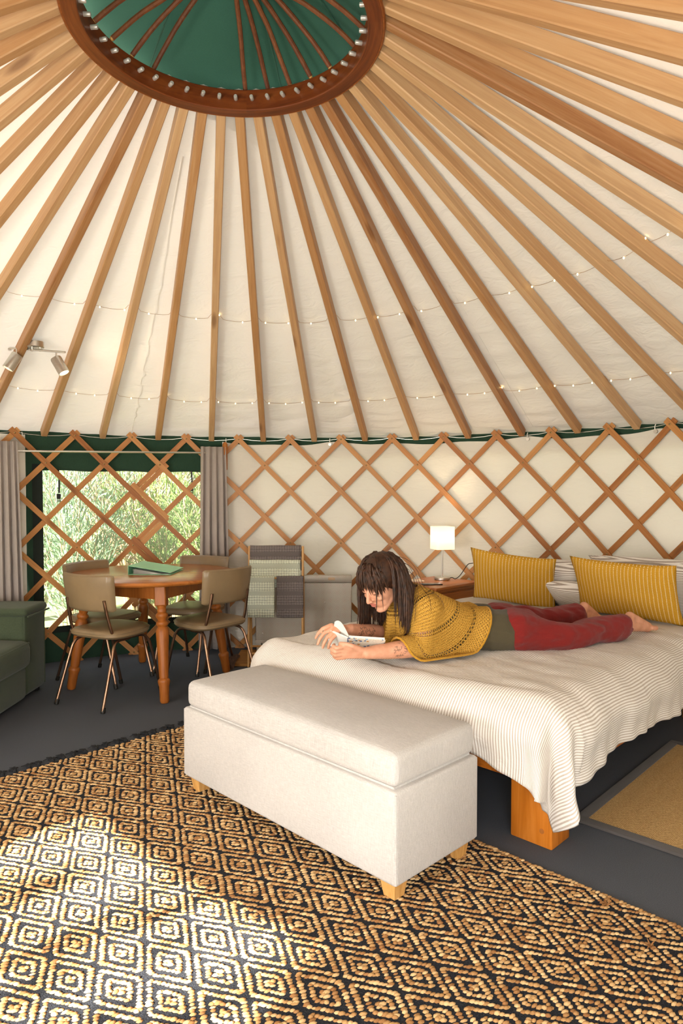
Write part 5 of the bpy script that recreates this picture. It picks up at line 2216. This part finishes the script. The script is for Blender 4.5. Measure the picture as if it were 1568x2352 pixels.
while nl < 720:
    d = r_.normal(size=3)
    d /= np.linalg.norm(d)
    if d[2] < -0.35 or (d[1] > 0.35 and d[2] < 0.42) or (abs(d[0]) < .5 and d[1] > .72):
        continue
    fringe = d[1] > 0.30 and d[2] > 0.30
    if not fringe and d[1] > (-0.30 if d[0] < 0 else -0.02):
        continue
    rad = np.array([0.078, 0.099, 0.093])
    p = Hc0 + Rm @ (d * rad)
    grow = r_.uniform(0.006, 0.017)
    # falls away from the parting on the crown
    out = d.copy()
    out[2] = 0
    if fringe:
        dirn = Rm @ np.array([d[0] * 1.3 + r_.normal(0, 0.10), 0.9, -0.15])
        total = r_.uniform(0.075, 0.105)
    else:
        side = math.copysign(1, d[0]) if abs(d[0]) > 0.12 else r_.choice([-1, 1])
        dirn = Rm @ np.array([side * 0.8, d[1] * 0.8 - 0.05, 0.1])
        total = r_.uniform(0.27, 0.40) * (1.0 if d[1] > -0.3 else 0.85)
    dirn = dirn / np.linalg.norm(dirn)
    n = 16
    st = total / n
    pts = [p]
    w1, w2 = r_.uniform(0, 6.28), r_.uniform(0, 6.28)
    amp = r_.uniform(0.05, 0.30)
    for k in range(n):
        g = np.array([0, 0, -1.0])
        if fringe:
            g = Rm @ np.array([0.0, 0.05, -1.0])
        wave = amp * np.array([math.sin(k * 0.9 + w1), math.cos(k * 0.8 + w2), 0])
        dirn = dirn * 0.62 + g * 0.42 + wave * 0.35 * (k / n)
        dirn /= np.linalg.norm(dirn)
        q = push(pts[-1] + dirn * st, grow)
        q[2] = max(q[2], 0.655)
        pts.append(q)
        dirn = q - pts[-2]
        dirn /= np.linalg.norm(dirn) + 1e-9
    rad0 = r_.uniform(0.0032, 0.0060) if not fringe else r_.uniform(0.0028, 0.0050)
    mb.tube([tuple(q) for q in pts], [rad0 * (0.75 + 0.25 * math.sin(PI * k / n)) * (1 - (k / n) ** 3) + 0.0006 for k in range(n + 1)], 5)
    nl += 1
for k in range(50):                                     # fine loose strands
    d = r_.normal(size=3)
    d /= np.linalg.norm(d)
    if d[2] < -0.2 or d[1] > -0.45:
        continue
    p = Hc0 + Rm @ (d * np.array([0.084, 0.104, 0.099]))
    dirn = Rm @ np.array([math.copysign(0.8, d[0]), d[1], 0.2])
    pts = [p]
    total = r_.uniform(0.25, 0.40)
    dirn /= np.linalg.norm(dirn)
    for i in range(14):
        dirn = dirn * 0.72 + np.array([0, 0, -0.34]) + r_.normal(0, 0.07, 3)
        dirn /= np.linalg.norm(dirn)
        q = push(pts[-1] + dirn * total / 14, 0.012)
        q[2] = max(q[2], 0.66)
        pts.append(q)
    mb.tube([tuple(q) for q in pts], [0.0011] * 14 + [0.0004], 4)
mb.build('hair', M_HAIR, person, angle=180)

# ------------------------------------------------------------------ the book she holds
book = empty('book', (0.030, 2.872, 0.700))
tag(book, 'open picture book with illustrated cover held by the reader', 'book')
def slab(o, e1_, e2_, th_):
    o, e1_, e2_ = V3(o), V3(e1_), V3(e2_)
    nn = e1_.cross(e2_).normalized() * th_
    v = [o, o + e1_, o + e1_ + e2_, o + e2_]
    return [tuple(p) for p in v] + [tuple(p + nn) for p in v], [(3, 2, 1, 0), (4, 5, 6, 7), (0, 1, 5, 4), (1, 2, 6, 5), (2, 3, 7, 6), (3, 0, 4, 7)]
M = Mat('book_cover', 0.35, 0.4)
v = M.coord('UV')
vo = M.n('ShaderNodeTexVoronoi')
vo.inputs['Scale'].default_value = 9.0
M.l(v, vo.inputs['Vector'])
sel = M.math('LESS_THAN', vo.outputs['Distance'], 0.36)
pal = M.ramp(M.n('ShaderNodeSeparateColor').outputs[0], [(0, (1, 1, 1, 1)), (1, (1, 1, 1, 1))])
sc_ = M.n('ShaderNodeSeparateColor')
M.l(vo.outputs['Color'], sc_.inputs[0])
pal = M.ramp(sc_.outputs[0], [(0.0, lin('35578c')), (0.35, lin('8fb2cc')), (0.6, lin('c98a3c')), (0.8, lin('41505e'))])
pal.node.color_ramp.interpolation = 'CONSTANT'
vo2 = M.n('ShaderNodeTexVoronoi', feature='DISTANCE_TO_EDGE')
vo2.inputs['Scale'].default_value = 22
M.l(v, vo2.inputs['Vector'])
ln2 = M.math('LESS_THAN', vo2.outputs['Distance'], 0.05)
c1 = M.mix(M.math('MULTIPLY', ln2, 0.45), lin('e6dccb'), lin('8b8174'))
M.color(M.mix(sel, c1, pal))
M_BOOK = M.m
M_BLUE = m_plain('endpaper_blue', '4a66b0', 0.6, var=0.05)
e1r, e2r = V3((0.156, 0.012, -0.012)), V3((-0.012, 0.105, -0.098))
vv_, ff_ = slab((0, 0, 0), e1r, e2r, 0.003)
mb = MB()
mb.add(vv_, ff_)
mb.build('cover', M_BOOK, book, smooth=False, uv=[(0, 1), (1, 1), (1, 0), (0, 0)] * 2)
nr = e1r.cross(e2r).normalized()
vv_, ff_ = slab(nr * 0.003 + e1r * 0.01 + e2r * 0.01, e1r * 0.97, e2r * 0.96, 0.011)
mb = MB()
mb.add(vv_, ff_)
mb.build('pages', M_PAPER, book, smooth=False)
e1l = V3((-0.085, 0.125, 0.010))
vv_, ff_ = slab((-0.004, 0, 0), e1l, e2r * 0.98 + V3((0.01, 0.02, 0)), -0.003)
mb = MB()
mb.add(vv_, ff_)
mb.build('cover', M_BLUE, book, smooth=False)
vv_, ff_ = slab(V3((-0.001, 0.002, 0.004)), e1l * 0.97, e2r * 0.95 + V3((0.01, 0.02, 0)), 0.007)
mb = MB()
mb.add(vv_, ff_)
mb.build('pages', M_PAPER, book, smooth=False)
P = []
for i in range(9):                                       # page lifted mid-turn
    t = i / 8
    row = []
    for j in range(6):
        s = j / 5
        p = V3((0, 0.004, 0.012)) + V3((-0.060 * t, 0.085 * t, 0.050 * math.sin(t * 2.2))) + e2r * 0.9 * s
        row.append(tuple(p))
    P.append(row)
mb = MB()
mb.grid(P)
mb.build('turning_page', M_PAPER, book, angle=180)
